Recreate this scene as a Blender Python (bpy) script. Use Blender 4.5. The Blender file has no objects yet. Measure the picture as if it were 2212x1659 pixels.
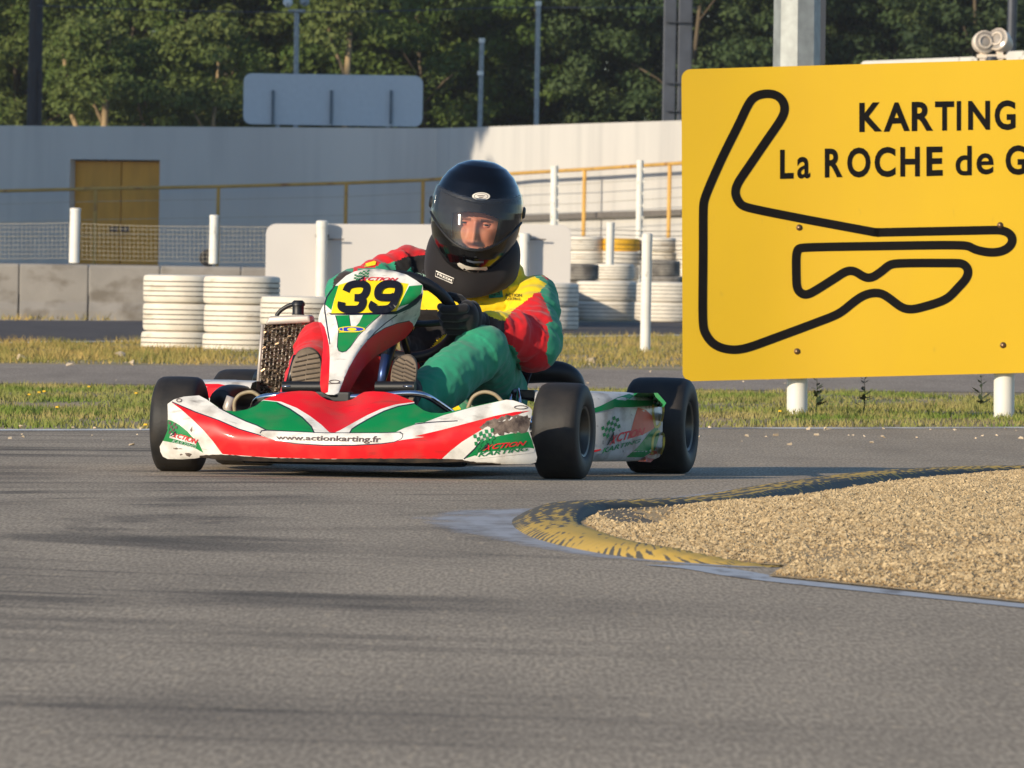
import bpy, bmesh, math, random
import numpy as np
from mathutils import Vector, Matrix, geometry, noise
random.seed(7); rng = np.random.default_rng(7)
SC = bpy.context.scene
COL = SC.collection
# ---------------------------------------------------------------- camera model (photo frame 2212 x 1659)
F, W, H, CH = 22288.0, 2212.0, 1659.0, 0.57
RHO, PITCH = 0.0157, 0.01132
f_ = Vector((0, math.cos(PITCH), -math.sin(PITCH)))
u0 = Vector((0, math.sin(PITCH), math.cos(PITCH))); r0 = Vector((1, 0, 0))
r_ = r0*math.cos(RHO) + u0*math.sin(RHO); u_ = u0*math.cos(RHO) - r0*math.sin(RHO)
O = Vector((0, 0, CH))
def ray(px, py): return f_*F + r_*(px-W/2) - u_*(py-H/2)
def U(px, py, d):
    v = ray(px, py); return O + v*(d/v.y)
def G(px, py, z=0.0):
    v = ray(px, py); return O + v*((z-CH)/v.z)
def zm(x0, y0, k):  # coordinates read in an enlarged view -> photo frame
    return lambda *pts: [(x0+k*x, y0+k*y) for x, y in pts]
z1 = zm(298.7, 725.4, .3087); z2 = zm(896., 725.4, .3087); z3 = zm(529.1, 546.2, .20574)
z4 = zm(785.1, 495., .24685); z5 = zm(870.5, 324.3, .17486); z8 = zm(1450.8, 85.3, .51434)
z9 = zm(1143.5, 324.3, .26752); z11 = zm(324.3, 785.1, .15432); z12 = zm(921.7, 938.7, .23148)
# ---------------------------------------------------------------- materials
def S(r, g, b, k=1.0):
    def c(v):
        v /= 255.
        return (v/12.92 if v <= .04045 else ((v+.055)/1.055)**2.4)*k
    return (c(r), c(g), c(b), 1)
def M(name, col, rough=.6, var=.15, scale=12, stretch=(1, 1, 1), bump=0, bscale=80, metal=0, spec=.5, col2=None, lo=.35, hi=.65, coat=0, detail=6, bstretch=None, bdist=.01, sheen=0):
    m = bpy.data.materials.new(name); m.use_nodes = True
    nt = m.node_tree; N = nt.nodes; L = nt.links
    b = N['Principled BSDF']; b.inputs['Roughness'].default_value = rough
    b.inputs['Metallic'].default_value = metal; b.inputs['Specular IOR Level'].default_value = spec
    b.inputs['Coat Weight'].default_value = coat; b.inputs['Coat Roughness'].default_value = .08
    b.inputs['Sheen Weight'].default_value = sheen
    tc = N.new('ShaderNodeTexCoord'); mp = N.new('ShaderNodeMapping'); mp.inputs['Scale'].default_value = stretch
    L.new(tc.outputs['Object'], mp.inputs['Vector'])
    n = N.new('ShaderNodeTexNoise'); n.inputs['Scale'].default_value = scale; n.inputs['Detail'].default_value = detail
    L.new(mp.outputs['Vector'], n.inputs['Vector'])
    r = N.new('ShaderNodeValToRGB'); c = col
    if col2 is None:
        a = [min(1, x*(1-var)) for x in c[:3]]+[1]; d = [min(1, x*(1+var)) for x in c[:3]]+[1]
    else: a, d = col, col2
    r.color_ramp.elements[0].color = a; r.color_ramp.elements[0].position = lo
    r.color_ramp.elements[1].color = d; r.color_ramp.elements[1].position = hi
    L.new(n.outputs['Fac'], r.inputs['Fac']); L.new(r.outputs['Color'], b.inputs['Base Color'])
    if bump:
        n2 = N.new('ShaderNodeTexNoise'); n2.inputs['Scale'].default_value = bscale; n2.inputs['Detail'].default_value = 5
        m2 = N.new('ShaderNodeMapping'); m2.inputs['Scale'].default_value = bstretch or stretch
        L.new(tc.outputs['Object'], m2.inputs['Vector']); L.new(m2.outputs['Vector'], n2.inputs['Vector'])
        bp = N.new('ShaderNodeBump'); bp.inputs['Strength'].default_value = bump; bp.inputs['Distance'].default_value = bdist
        L.new(n2.outputs['Fac'], bp.inputs['Height']); L.new(bp.outputs['Normal'], b.inputs['Normal'])
    return m
def overlay(m, col, scale, lo, hi, stretch=(1, 1, 1), detail=8, fac=1.0):
    """wear / dirt: mixes a second colour over the base colour by another noise"""
    nt = m.node_tree; N = nt.nodes; L = nt.links; b = N['Principled BSDF']
    src = b.inputs['Base Color'].links[0].from_socket
    tc = N.new('ShaderNodeTexCoord'); mp = N.new('ShaderNodeMapping'); mp.inputs['Scale'].default_value = stretch
    mp.inputs['Location'].default_value = (3.7, 1.3, 5.1)
    n = N.new('ShaderNodeTexNoise'); n.inputs['Scale'].default_value = scale; n.inputs['Detail'].default_value = detail
    L.new(tc.outputs['Object'], mp.inputs['Vector']); L.new(mp.outputs['Vector'], n.inputs['Vector'])
    r = N.new('ShaderNodeMapRange'); r.inputs['From Min'].default_value = lo; r.inputs['From Max'].default_value = hi; r.inputs['To Max'].default_value = fac
    L.new(n.outputs['Fac'], r.inputs['Value'])
    mx = N.new('ShaderNodeMix'); mx.data_type = 'RGBA'
    L.new(r.outputs['Result'], mx.inputs['Factor']); L.new(src, mx.inputs[6]); mx.inputs[7].default_value = col
    L.new(mx.outputs[2], b.inputs['Base Color']); return m
# ---------------------------------------------------------------- objects
def tag(o, label=None, cat=None, group=None, kind=None):
    if label: o['label'] = label
    if cat: o['category'] = cat
    if group: o['group'] = group
    if kind: o['kind'] = kind
    return o
def empty(name, loc=(0, 0, 0), label=None, cat=None, group=None, parent=None, rz=0):
    o = bpy.data.objects.new(name, None); COL.objects.link(o); o.location = loc; o.rotation_euler = (0, 0, rz); o.empty_display_size = .1
    if parent: o.parent = parent
    return tag(o, label, cat, group)
def link(name, me, parent=None, mats=(), smooth=True):
    o = bpy.data.objects.new(name, me); COL.objects.link(o)
    for m in mats: me.materials.append(m)
    if parent: o.parent = parent
    if smooth: me.polygons.foreach_set('use_smooth', [True]*len(me.polygons))
    return o
def mesh_np(name, v, faces, mats=(), parent=None, smooth=False, midx=None):
    me = bpy.data.meshes.new(name); v = np.asarray(v, dtype=np.float32); faces = np.asarray(faces, dtype=np.int32)
    n = faces.shape[1]
    me.vertices.add(len(v)); me.vertices.foreach_set('co', v.ravel())
    me.loops.add(faces.size); me.loops.foreach_set('vertex_index', faces.ravel())
    me.polygons.add(len(faces)); me.polygons.foreach_set('loop_start', np.arange(0, faces.size, n, dtype=np.int32))
    o = link(name, me, parent, mats, False)
    if midx is not None: me.polygons.foreach_set('material_index', np.asarray(midx, dtype=np.int32))
    me.polygons.foreach_set('use_smooth', [smooth]*len(faces))
    me.update(calc_edges=True); me.validate(); return o
class B:
    """collects shapes into one mesh"""
    def __init__(s): s.v = []; s.f = []; s.m = []
    def add(s, v, f, mi=0):
        k = len(s.v); s.v += [tuple(x) for x in v]; s.f += [tuple(i+k for i in q) for q in f]; s.m += [mi]*len(f); return s
    def box(s, c, d, rz=0, mi=0, taper=1.0, R=None):
        x, y, z = (q/2 for q in d); v = []
        for sz, k in ((-1, 1), (1, taper)):
            for sx, sy in ((-1, -1), (1, -1), (1, 1), (-1, 1)): v.append(Vector((sx*x*k, sy*y*k, sz*z)))
        if R is None: R = Matrix.Rotation(rz, 3, 'Z')
        v = [R@p+Vector(c) for p in v]
        return s.add(v, [(3, 2, 1, 0), (4, 5, 6, 7), (0, 1, 5, 4), (1, 2, 6, 5), (2, 3, 7, 6), (3, 0, 4, 7)], mi)
    def tube(s, pts, r, n=10, mi=0, cap=True, closed=False):
        pts = [Vector(p) for p in pts]; N = len(pts); rr = r if isinstance(r, (list, tuple)) else [r]*N
        v = []; f = []; prev = None
        for i, p in enumerate(pts):
            if closed: t = pts[(i+1) % N]-pts[i-1]
            else: t = pts[min(i+1, N-1)]-pts[max(i-1, 0)]
            t = t.normalized() if t.length > 1e-9 else Vector((0, 0, 1))
            if prev is None: a = t.orthogonal().normalized()
            else:
                a = prev-t*prev.dot(t); a = a.normalized() if a.length > 1e-6 else t.orthogonal().normalized()
            prev = a; b = t.cross(a)
            for k in range(n):
                an = 2*math.pi*k/n; v.append(p+(a*math.cos(an)+b*math.sin(an))*rr[i])
        M_ = N if closed else N-1
        for i in range(M_):
            j = (i+1) % N
            for k in range(n): f.append((i*n+k, i*n+(k+1) % n, j*n+(k+1) % n, j*n+k))
        if cap and not closed: f += [tuple(range(n-1, -1, -1)), tuple((N-1)*n+k for k in range(n))]
        return s.add(v, f, mi)
    def lathe(s, prof, n=32, Mx=None, mi=0, closed=False):
        """prof: (radius, height) about local Z"""
        v = []; f = []; P = len(prof)
        for k in range(n):
            a = 2*math.pi*k/n
            for r, z in prof: v.append(Vector((r*math.cos(a), r*math.sin(a), z)))
        if Mx is not None: v = [Mx@p for p in v]
        for k in range(n):
            j = (k+1) % n
            for i in range(P if closed else P-1):
                q = (i+1) % P; f.append((k*P+i, j*P+i, j*P+q, k*P+q))
        return s.add(v, f, mi)
    def prism(s, pts, d, mi=0):
        """closed outline (3-D points) extruded by vector d"""
        n = len(pts); v = [Vector(p) for p in pts]+[Vector(p)+Vector(d) for p in pts]
        f = [tuple(range(n)), tuple(range(2*n-1, n-1, -1))]+[(i, i+n, (i+1) % n+n, (i+1) % n) for i in range(n)]
        return s.add(v, f, mi)
    def out(s, name, mats, parent=None, smooth=False, bevel=0, seg=2, autos=None):
        me = bpy.data.meshes.new(name); me.from_pydata(s.v, [], s.f); 
        mats = mats if isinstance(mats, (list, tuple)) else [mats]
        o = link(name, me, parent, mats, smooth); me.polygons.foreach_set('material_index', s.m)
        bm = bmesh.new(); bm.from_mesh(me); bmesh.ops.recalc_face_normals(bm, faces=bm.faces)
        if bevel: bmesh.ops.bevel(bm, geom=[e for e in bm.edges if len(e.link_faces) == 2 and e.calc_face_angle(0) > .5], offset=bevel, segments=seg, affect='EDGES', profile=.6, clamp_overlap=True)
        bm.to_mesh(me); bm.free()
        if autos is not None: me.set_sharp_from_angle(angle=autos)
        me.update(); return o
def kids(o): return [c for c in bpy.data.objects if c.parent == o]
def clone(o, parent=None):
    c = o.copy(); COL.objects.link(c)
    if parent: c.parent = parent
    for ch in list(o.children): clone(ch, c)
    return c
def rrect(x0, z0, x1, z1, r, n=6):
    p = []
    for cx, cz, a in ((x1-r, z0+r, -90), (x1-r, z1-r, 0), (x0+r, z1-r, 90), (x0+r, z0+r, 180)):
        for i in range(n+1):
            t = math.radians(a+90*i/n); p.append((cx+r*math.cos(t), cz+r*math.sin(t)))
    return p
def smoothline(pts, n=6, closed=False):
    """Catmull-Rom through 2-D or 3-D points"""
    P = [np.array(p, float) for p in pts]; N = len(P); out = []
    for i in range(N if closed else N-1):
        g = (lambda k: P[k % N]) if closed else (lambda k: P[min(max(k, 0), N-1)])
        a, b, c, d = g(i-1), g(i), g(i+1), g(i+2)
        for k in range(n):
            t = k/n; out.append(tuple(.5*((2*b)+(c-a)*t+(2*a-5*b+4*c-d)*t*t+(3*b-a-3*c+d)*t**3)))
    if not closed: out.append(tuple(P[-1]))
    return out
def stroke(pts, w, closed=False):
    """2-D centre line -> list of quads (each 4 points), width w"""
    P = [np.array(p, float) for p in pts]; N = len(P); L_ = []; R_ = []
    for i in range(N):
        if closed: a, c = P[i-1], P[(i+1) % N]
        else: a, c = P[max(i-1, 0)], P[min(i+1, N-1)]
        t = c-a; t /= (np.linalg.norm(t)+1e-9); n = np.array((-t[1], t[0]))
        d1 = P[i]-a; d1 = d1/(np.linalg.norm(d1)+1e-9) if np.linalg.norm(d1) > 1e-9 else t
        k = 1/max(.6, abs(float(d1@t)))
        L_.append(P[i]+n*w/2*k); R_.append(P[i]-n*w/2*k)
    q = [(L_[i], L_[(i+1) % N], R_[(i+1) % N], R_[i]) for i in range(N if closed else N-1)]
    return q
def strokepoly(pts, w):
    q = stroke(pts, w); return [tuple(a[0]) for a in q]+[tuple(q[-1][1])]+[tuple(q[-1][2])]+[tuple(a[3]) for a in reversed(q)]
def text2d(s, shear=0, bold=0, res=4):
    """flat triangulated text: (verts Nx2 numpy, faces), origin at baseline left, unit = font size"""
    c = bpy.data.curves.new('tmp', 'FONT'); c.body = s; c.shear = shear; c.offset = bold; c.resolution_u = res; c.fill_mode = 'FRONT'
    o = bpy.data.objects.new('tmp', c); COL.objects.link(o)
    dg = bpy.context.evaluated_depsgraph_get(); me = bpy.data.meshes.new_from_object(o.evaluated_get(dg))
    v = np.array([(p.co.x, p.co.y) for p in me.vertices]); f = [tuple(p.vertices) for p in me.polygons]
    bpy.data.objects.remove(o); bpy.data.curves.remove(c); bpy.data.meshes.remove(me); return v, f
def fit_text(s, quad, shear=0, bold=0):
    """text stretched over a quad (bottom-left, bottom-right, top-right, top-left) of 2-D points"""
    v, f = text2d(s, shear, bold); lo = v.min(0); hi = v.max(0); t = (v-lo)/(hi-lo)
    q = [np.array(p, float) for p in quad]
    P = [(1-a)*(1-b)*q[0]+a*(1-b)*q[1]+a*b*q[2]+(1-a)*b*q[3] for a, b in t]
    return [tuple(p) for p in P], f
# ================================================================ SETTING
def lerp2(a, b, t): return (a[0]+(b[0]-a[0])*t, a[1]+(b[1]-a[1])*t)
def strip(name, lo, hi, z, mat, ext=25, nx=2):
    """ground strip between two lines seen in the photo, each given as (left px, right px), extended sideways"""
    v = []
    for (a, b) in (lo, hi):
        A = G(*a); Bp = G(*b); d = (Bp-A); d.z = 0; d = d.normalized()
        A = A-d*ext; Bp = Bp+d*ext
        v += [(A.x, A.y, z), (Bp.x, Bp.y, z)]
    o = mesh_np(name, v, [(0, 1, 3, 2)], [mat]); return tag(o, kind='structure')
# --- asphalt
def asphalt(name, base, grain=.5):
    m = M(name, S(*base, .72), .82, scale=150, stretch=(1, .08, 1), col2=S(*base, 1.28), lo=.36, hi=.64, bump=.22, bscale=420, bstretch=(1, .16, 1), bdist=.002, spec=.06, detail=4)
    overlay(m, S(base[0]*.70, base[1]*.70, base[2]*.70), 4, .44, .74, (1, .12, 1), 7, .34)
    overlay(m, S(base[0]*1.22, base[1]*1.2, base[2]*1.16), 60, .62, .72, (1, .07, 1), 2, .5)
    return m
mA = asphalt('asphalt', (172, 156, 134))
def rubber_arcs(m, c, col):
    """tyre rubber laid down in arcs round the inside of the bend"""
    nt = m.node_tree; N = nt.nodes; L = nt.links; bs = N['Principled BSDF']; src = bs.inputs['Base Color'].links[0].from_socket
    def mth(op, a, b=None):
        n = N.new('ShaderNodeMath'); n.operation = op
        for k, v in enumerate((a, b)):
            if v is None: continue
            if isinstance(v, (int, float)): n.inputs[k].default_value = v
            else: L.new(v, n.inputs[k])
        return n.outputs[0]
    tc = N.new('ShaderNodeTexCoord'); sp = N.new('ShaderNodeSeparateXYZ'); L.new(tc.outputs['Object'], sp.inputs[0])
    dx = mth('SUBTRACT', sp.outputs['X'], c[0]); dy = mth('SUBTRACT', sp.outputs['Y'], c[1]); r = mth('SQRT', mth('ADD', mth('MULTIPLY', dx, dx), mth('MULTIPLY', dy, dy))); th = mth('ARCTAN2', dy, dx)
    for k, (fr, fa, lo, hi, amt) in enumerate(((.40, 1.1, .46, .70, .36), (1.3, 1.4, .50, .66, .55), (5.5, 1.5, .52, .63, .6))):
        cb = N.new('ShaderNodeCombineXYZ'); L.new(mth('MULTIPLY', r, fr), cb.inputs[0]); L.new(mth('MULTIPLY', th, fa*2), cb.inputs[1]); cb.inputs[2].default_value = 3.3+k*2.1
        n = N.new('ShaderNodeTexNoise'); n.inputs['Scale'].default_value = 1.0; n.inputs['Detail'].default_value = 3; L.new(cb.outputs[0], n.inputs['Vector'])
        mr = N.new('ShaderNodeMapRange'); mr.interpolation_type = 'SMOOTHSTEP'; mr.inputs['From Min'].default_value = lo; mr.inputs['From Max'].default_value = hi; mr.inputs['To Max'].default_value = amt; L.new(n.outputs['Fac'], mr.inputs['Value'])
        # broken up along the way
        n2 = N.new('ShaderNodeTexNoise'); n2.inputs['Scale'].default_value = 1.3; n2.inputs['Detail'].default_value = 5; mp = N.new('ShaderNodeMapping'); mp.inputs['Scale'].default_value = (1.5, .25, 1); mp.inputs['Location'].default_value = (k, 2, 0); L.new(tc.outputs['Object'], mp.inputs[0]); L.new(mp.outputs[0], n2.inputs['Vector'])
        fac = mth('MULTIPLY', mth('MULTIPLY', mr.outputs['Result'], mth('MINIMUM', mth('MAXIMUM', mth('SUBTRACT', .50, mth('MULTIPLY', sp.outputs['X'], .85)), .12), 1.0)), mth('MINIMUM', mth('MULTIPLY', mth('MAXIMUM', mth('SUBTRACT', n2.outputs['Fac'], .34), 0.0), 4.2), 1.0))
        mx = N.new('ShaderNodeMix'); mx.data_type = 'RGBA'; L.new(fac, mx.inputs['Factor']); L.new(src, mx.inputs[6]); mx.inputs[7].default_value = col; src = mx.outputs[2]
    L.new(src, bs.inputs['Base Color'])
rubber_arcs(mA, (2.2, 22.5), S(66, 61, 56))
mA2 = asphalt('asphalt_dark', (100, 92, 86))
mA3 = asphalt('asphalt_worn', (164, 148, 130))
overlay(mA3, S(190, 175, 150), 6, .62, .72, (1, .3, 1), 6, .6)
mSoil = M('dry_soil', S(172, 148, 110), .95, scale=2.2, stretch=(1, .35, 1), col2=S(126, 118, 72), lo=.4, hi=.62, bump=.5, bscale=30)
mSoil2 = M('sandy_ground', S(150, 132, 104), .95, scale=1.5, stretch=(1, .3, 1), col2=S(118, 105, 72), bump=.4, bscale=20)
g = mesh_np('ground', [(-300, -60, -.03), (300, -60, -.03), (300, 500, -.03), (-300, 500, -.03)], [(0, 1, 2, 3)], [mSoil2]); tag(g, kind='structure')
L0 = ((0, 929), (2212, 924)); L1 = ((0, 827), (2212, 847)); L2 = ((0, 786), (2212, 806)); L3 = ((0, 742), (2212, 716)); L4 = ((0, 692), (2212, 698))
A = G(*L0[0]); Bq = G(*L0[1]); d = (Bq-A).normalized(); A2 = A-d*30; B2 = Bq+d*30
tag(mesh_np('race_track', [(A2.x, -20, 0), (B2.x, -20, 0), (B2.x, B2.y, 0), (A2.x, A2.y, 0)], [(0, 1, 2, 3)], [mA]), kind='structure')
strip('verge', L0, L1, -.004, mSoil)
strip('service_road', L1, L2, -.002, mA3)
strip('dry_verge', L2, L3, -.004, mSoil)
strip('distant_track', L3, L4, 0, mA2)
mLine = M('line_paint', S(225, 222, 212), .7, var=.1); overlay(mLine, S(120, 112, 104), 3, .5, .62, (1, 1, 1), 8, .8)
strip('edge_line', ((0, 930.6), (2212, 925.4)), ((0, 927.6), (2212, 922.8)), .0012, mLine)
strip('far_edge_line', ((0, 743), (2212, 717.5)), ((0, 740), (2212, 715.5)), .004, mLine)
# --- grass
def grass_mat(name, a, b, c, sc):
    m = M(name, a, .9, scale=sc, stretch=(1, .35, 1), col2=b, lo=.38, hi=.6, spec=.2, detail=5)
    overlay(m, c, sc*2.3, .55, .68, (1, .4, 1), 5, .9); return m
mGr = grass_mat('verge_grass', S(108, 124, 54), S(150, 138, 88), S(74, 98, 36), 2.0)
mGd = grass_mat('dry_grass', S(172, 146, 88), S(128, 122, 66), S(108, 116, 56), 1.6)
def grass(name, n, lo, hi, hr, wr, mat, px0=-140, px1=2400, clump=0.0, dens=None):
    t = rng.random(n)**.8; s = rng.random(n)
    px = px0+(px1-px0)*s
    P = []
    ylo = lo[0][1]+(lo[1][1]-lo[0][1])*(px/W); yhi = hi[0][1]+(hi[1][1]-hi[0][1])*(px/W)
    rx = (r_.x*(px-W/2)+f_.x*F); base = np.zeros((n, 3))
    yw0 = np.array([G(p, y).y for p, y in zip(px[:200], ylo[:200])])
    a0, a1, b0, b1 = G(*lo[0]), G(*lo[1]), G(*hi[0]), G(*hi[1])
    y0 = a0.y+(a1.y-a0.y)*(px/W); y1 = b0.y+(b1.y-b0.y)*(px/W)
    Y = y0+(y1-y0)*t; X = (px-W/2)/F*Y
    cl = np.array([noise.noise((x*1.6, y*.55, 1.7)) for x, y in zip(X, Y)])
    keep = (cl+rng.normal(0, .25, n)) > (clump-.5)
    X, Y, cl = X[keep], Y[keep], cl[keep]; n = len(X)
    h = (hr[0]+(hr[1]-hr[0])*rng.random(n)**1.7)*(1+.7*np.clip(cl, -.5, .8)); w = wr*(.6+.8*rng.random(n)); an = rng.random(n)*math.pi
    lean = rng.normal(0, .45, (n, 2))*h[:, None]
    v = np.zeros((n, 3, 3)); v[:, 0] = np.c_[X-np.cos(an)*w, Y-np.sin(an)*w, np.full(n, -.006)]; v[:, 1] = np.c_[X+np.cos(an)*w, Y+np.sin(an)*w, np.full(n, -.006)]
    v[:, 2] = np.c_[X+lean[:, 0], Y+lean[:, 1], h]
    o = mesh_np(name, v.reshape(-1, 3), np.arange(n*3).reshape(n, 3), [mat]); tag(o, kind='stuff'); return o
grass('grass', 110000, ((0, 926), (2212, 921)), ((0, 831), (2212, 851)), (.006, .026), .0035, mGr, clump=.42)
grass('dry_grass', 80000, ((0, 783), (2212, 803)), ((0, 744), (2212, 722)), (.008, .05), .004, mGd, clump=.38)
grass('far_dry_grass', 5000, ((0, 691), (2212, 697)), ((0, 684), (2212, 692)), (.015, .07), .007, mGd, clump=.35)
mFl = M('yellow_petals', S(225, 180, 40), .8)
fb = B()
for (px, py) in [(75, 846), (95, 846), (105, 844), (182, 829), (283, 851), (320, 916), (1690, 880)] + [(random.uniform(0, 2212), random.uniform(835, 915)) for _ in range(4)]:
    for k in range(1):
        p = G(px+random.uniform(-12, 12), py+random.uniform(-4, 4)+18); s = .009
        fb.lathe([(0, .004), (s*.7, .006), (s, .0)], 6, Matrix.Translation((p.x, p.y, random.uniform(.018, .03))))
tag(fb.out('wildflowers', mFl), kind='stuff')
# pebbles lying along the strips
pb = B(); mPeb = M('pebble', S(200, 180, 150), .9, var=.3, scale=3)
def stone(b, c, r):
    pts = [Vector((random.uniform(-1, 1), random.uniform(-1, 1), random.uniform(-.2, 1))).normalized()*r*random.uniform(.7, 1.1) for _ in range(9)]
    bm = bmesh.new()
    for p in pts: bm.verts.new(p+Vector(c))
    bmesh.ops.convex_hull(bm, input=bm.verts)
    bm.verts.index_update(); b.add([v.co for v in bm.verts], [[v.index for v in f.verts] for f in bm.faces]); bm.free()
for _ in range(150):
    px = random.uniform(-50, 2250); py = random.choice([random.uniform(778, 790), random.uniform(785, 835), random.uniform(922, 932), random.gauss(945, 8)])
    p = G(px, py); stone(pb, (p.x, p.y, .0), random.uniform(.004, .013))
for px, py, r in ((1274, 783, .05), (260, 776, .05), (50, 778, .05), (285, 788, .03), (150, 790, .03)): p = G(px, py); stone(pb, (p.x, p.y, 0), r)
tag(pb.out('pebbles', mPeb), kind='stuff')
# --- kerb and gravel island
KO = smoothline([G(p[0], p[1], .03 if i < 7 else .018 if i == 7 else .008 if i == 8 else 0)[:2] for i, p in enumerate([(2600, 1003), (2400, 1001), (2212, 1001), (2000, 1004), (1800, 1016), (1600, 1042), (1450, 1066), (1330, 1084), (1220, 1096), (1140, 1108), (1104, 1124), (1112, 1143), (1160, 1166), (1250, 1188), (1350, 1204), (1450, 1214), (1560, 1222), (1640, 1226)])], 14)
KO = np.array(KO); 
# even resampling
seg = np.r_[0, np.cumsum(np.linalg.norm(np.diff(KO, axis=0), axis=1))]; nK = 640
uu = np.linspace(0, seg[-1], nK); KO = np.c_[np.interp(uu, seg, KO[:, 0]), np.interp(uu, seg, KO[:, 1])]
for _ in range(6): KO[1:-1] = (KO[:-2]+2*KO[1:-1]+KO[2:])/4
tg = np.gradient(KO, axis=0); tg /= np.linalg.norm(tg, axis=1)[:, None]; nr = np.c_[-tg[:, 1], tg[:, 0]]   # left of travel = inside
if ((KO[200]+nr[200]*.2)-KO[200]) @ (np.array(G(1900, 1120)[:2])-KO[200]) < 0: nr = -nr
fu = uu/seg[-1]; itip = int(np.argmin(KO[:, 0])); utip = uu[itip]
wK = np.interp(uu, [0, utip-2, utip, utip+1.5, seg[-1]], [.20, .19, .16, .15, .07])
hK = np.interp(uu, [0, utip-3, utip-.6, utip, utip+1.2, seg[-1]-.5, seg[-1]], [.026, .028, .026, .012, .019, .021, .0])
prof = [(0, 0), (.12, .45), (.3, .85), (.5, 1), (.72, 1), (.86, .95), (.93, .66), (1, 0), (1.02, -.6)]
v = []; uv = []; att = []
for i in range(nK):
    for a, b in prof:
        p = KO[i]+nr[i]*wK[i]*a; rid = .0025*math.sin((uu[i]*1.0+a*.5)*2*math.pi/.085)*(1 if .2 < a < .95 else 0)
        v.append((p[0], p[1], b*hK[i]+rid)); uv.append((uu[i], a)); att.append(float(np.interp(uu[i], [utip-6, utip-1.5, utip-.2, utip+.35, utip+.8, utip+2.2], [.42, .34, .22, .36, .74, .78]))+float(np.interp(a, [0, .12, .3, .6, .86, .93, 1], [-.28, -.10, .08, .12, .14, -.16, -.5]))*(1 if uu[i] < utip else .55))
P_ = len(prof); f = [(i*P_+j, (i+1)*P_+j, (i+1)*P_+j+1, i*P_+j+1) for i in range(nK-1) for j in range(P_-1)]
mK = bpy.data.materials.new('kerb_paint'); mK.use_nodes = True
N = mK.node_tree.nodes; L = mK.node_tree.links; bs = N['Principled BSDF']; bs.inputs['Roughness'].default_value = .75
uvn = N.new('ShaderNodeUVMap'); uvn.uv_map = 'UVMap'; sep = N.new('ShaderNodeSeparateXYZ'); L.new(uvn.outputs['UV'], sep.inputs[0])
ma = N.new('ShaderNodeMath'); ma.operation = 'MULTIPLY_ADD'; L.new(sep.outputs['Y'], ma.inputs[0]); ma.inputs[1].default_value = .5; L.new(sep.outputs['X'], ma.inputs[2])
mb = N.new('ShaderNodeMath'); mb.operation = 'MULTIPLY'; L.new(ma.outputs[0], mb.inputs[0]); mb.inputs[1].default_value = 2*math.pi/.085
tcw = N.new('ShaderNodeTexCoord'); nw = N.new('ShaderNodeTexNoise'); nw.inputs['Scale'].default_value = 3.5; nw.inputs['Detail'].default_value = 6; L.new(tcw.outputs['Object'], nw.inputs['Vector'])
mw = N.new('ShaderNodeMath'); mw.operation = 'MULTIPLY_ADD'; L.new(nw.outputs['Fac'], mw.inputs[0]); mw.inputs[1].default_value = 16.0; L.new(mb.outputs[0], mw.inputs[2])
ms = N.new('ShaderNodeMath'); ms.operation = 'SINE'; L.new(mw.outputs[0], ms.inputs[0])
tc = N.new('ShaderNodeTexCoord'); nz = N.new('ShaderNodeTexNoise'); nz.inputs['Scale'].default_value = 5; nz.inputs['Detail'].default_value = 9
mp = N.new('ShaderNodeMapping'); mp.inputs['Scale'].default_value = (1, .3, 1); L.new(tc.outputs['Object'], mp.inputs[0]); L.new(mp.outputs[0], nz.inputs['Vector'])
at = N.new('ShaderNodeAttribute'); at.attribute_name = 'paint'
s1 = N.new('ShaderNodeMath'); s1.operation = 'MULTIPLY_ADD'; L.new(ms.outputs[0], s1.inputs[0]); s1.inputs[1].default_value = .095
nq = N.new('ShaderNodeTexNoise'); nq.inputs['Scale'].default_value = 26; nq.inputs['Detail'].default_value = 6; L.new(mp.outputs[0], nq.inputs['Vector']); mq = N.new('ShaderNodeMix'); mq.inputs[0].default_value = .5; L.new(nz.outputs['Fac'], mq.inputs[2]); L.new(nq.outputs['Fac'], mq.inputs[3]); L.new(mq.outputs[0], s1.inputs[2])
s2 = N.new('ShaderNodeMath'); s2.operation = 'MULTIPLY_ADD'; L.new(at.outputs['Fac'], s2.inputs[0]); s2.inputs[1].default_value = .42; L.new(s1.outputs[0], s2.inputs[2])
mr = N.new('ShaderNodeMapRange'); mr.inputs['From Min'].default_value = .68; mr.inputs['From Max'].default_value = .76; L.new(s2.outputs[0], mr.inputs['Value'])
mx = N.new('ShaderNodeMix'); mx.data_type = 'RGBA'; mx.inputs[6].default_value = S(88, 83, 70); mx.inputs[7].default_value = S(204, 166, 72); L.new(mr.outputs['Result'], mx.inputs['Factor'])
L.new(mx.outputs[2], bs.inputs['Base Color'])
bp = N.new('ShaderNodeBump'); bp.inputs['Strength'].default_value = .6; bp.inputs['Distance'].default_value = .01; L.new(nz.outputs['Fac'], bp.inputs['Height']); L.new(bp.outputs[0], bs.inputs['Normal'])
ko = mesh_np('kerb', v, f, [mK], smooth=True); tag(ko, kind='structure')
me = ko.data; ul = me.uv_layers.new(name='UVMap'); li = np.zeros(len(me.loops), dtype=np.int32); me.loops.foreach_get('vertex_index', li)
ul.data.foreach_set('uv', np.array(uv, dtype=np.float32)[li].ravel()); aa = me.attributes.new('paint', 'FLOAT', 'POINT'); aa.data.foreach_set('value', np.array(att, dtype=np.float32))
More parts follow.
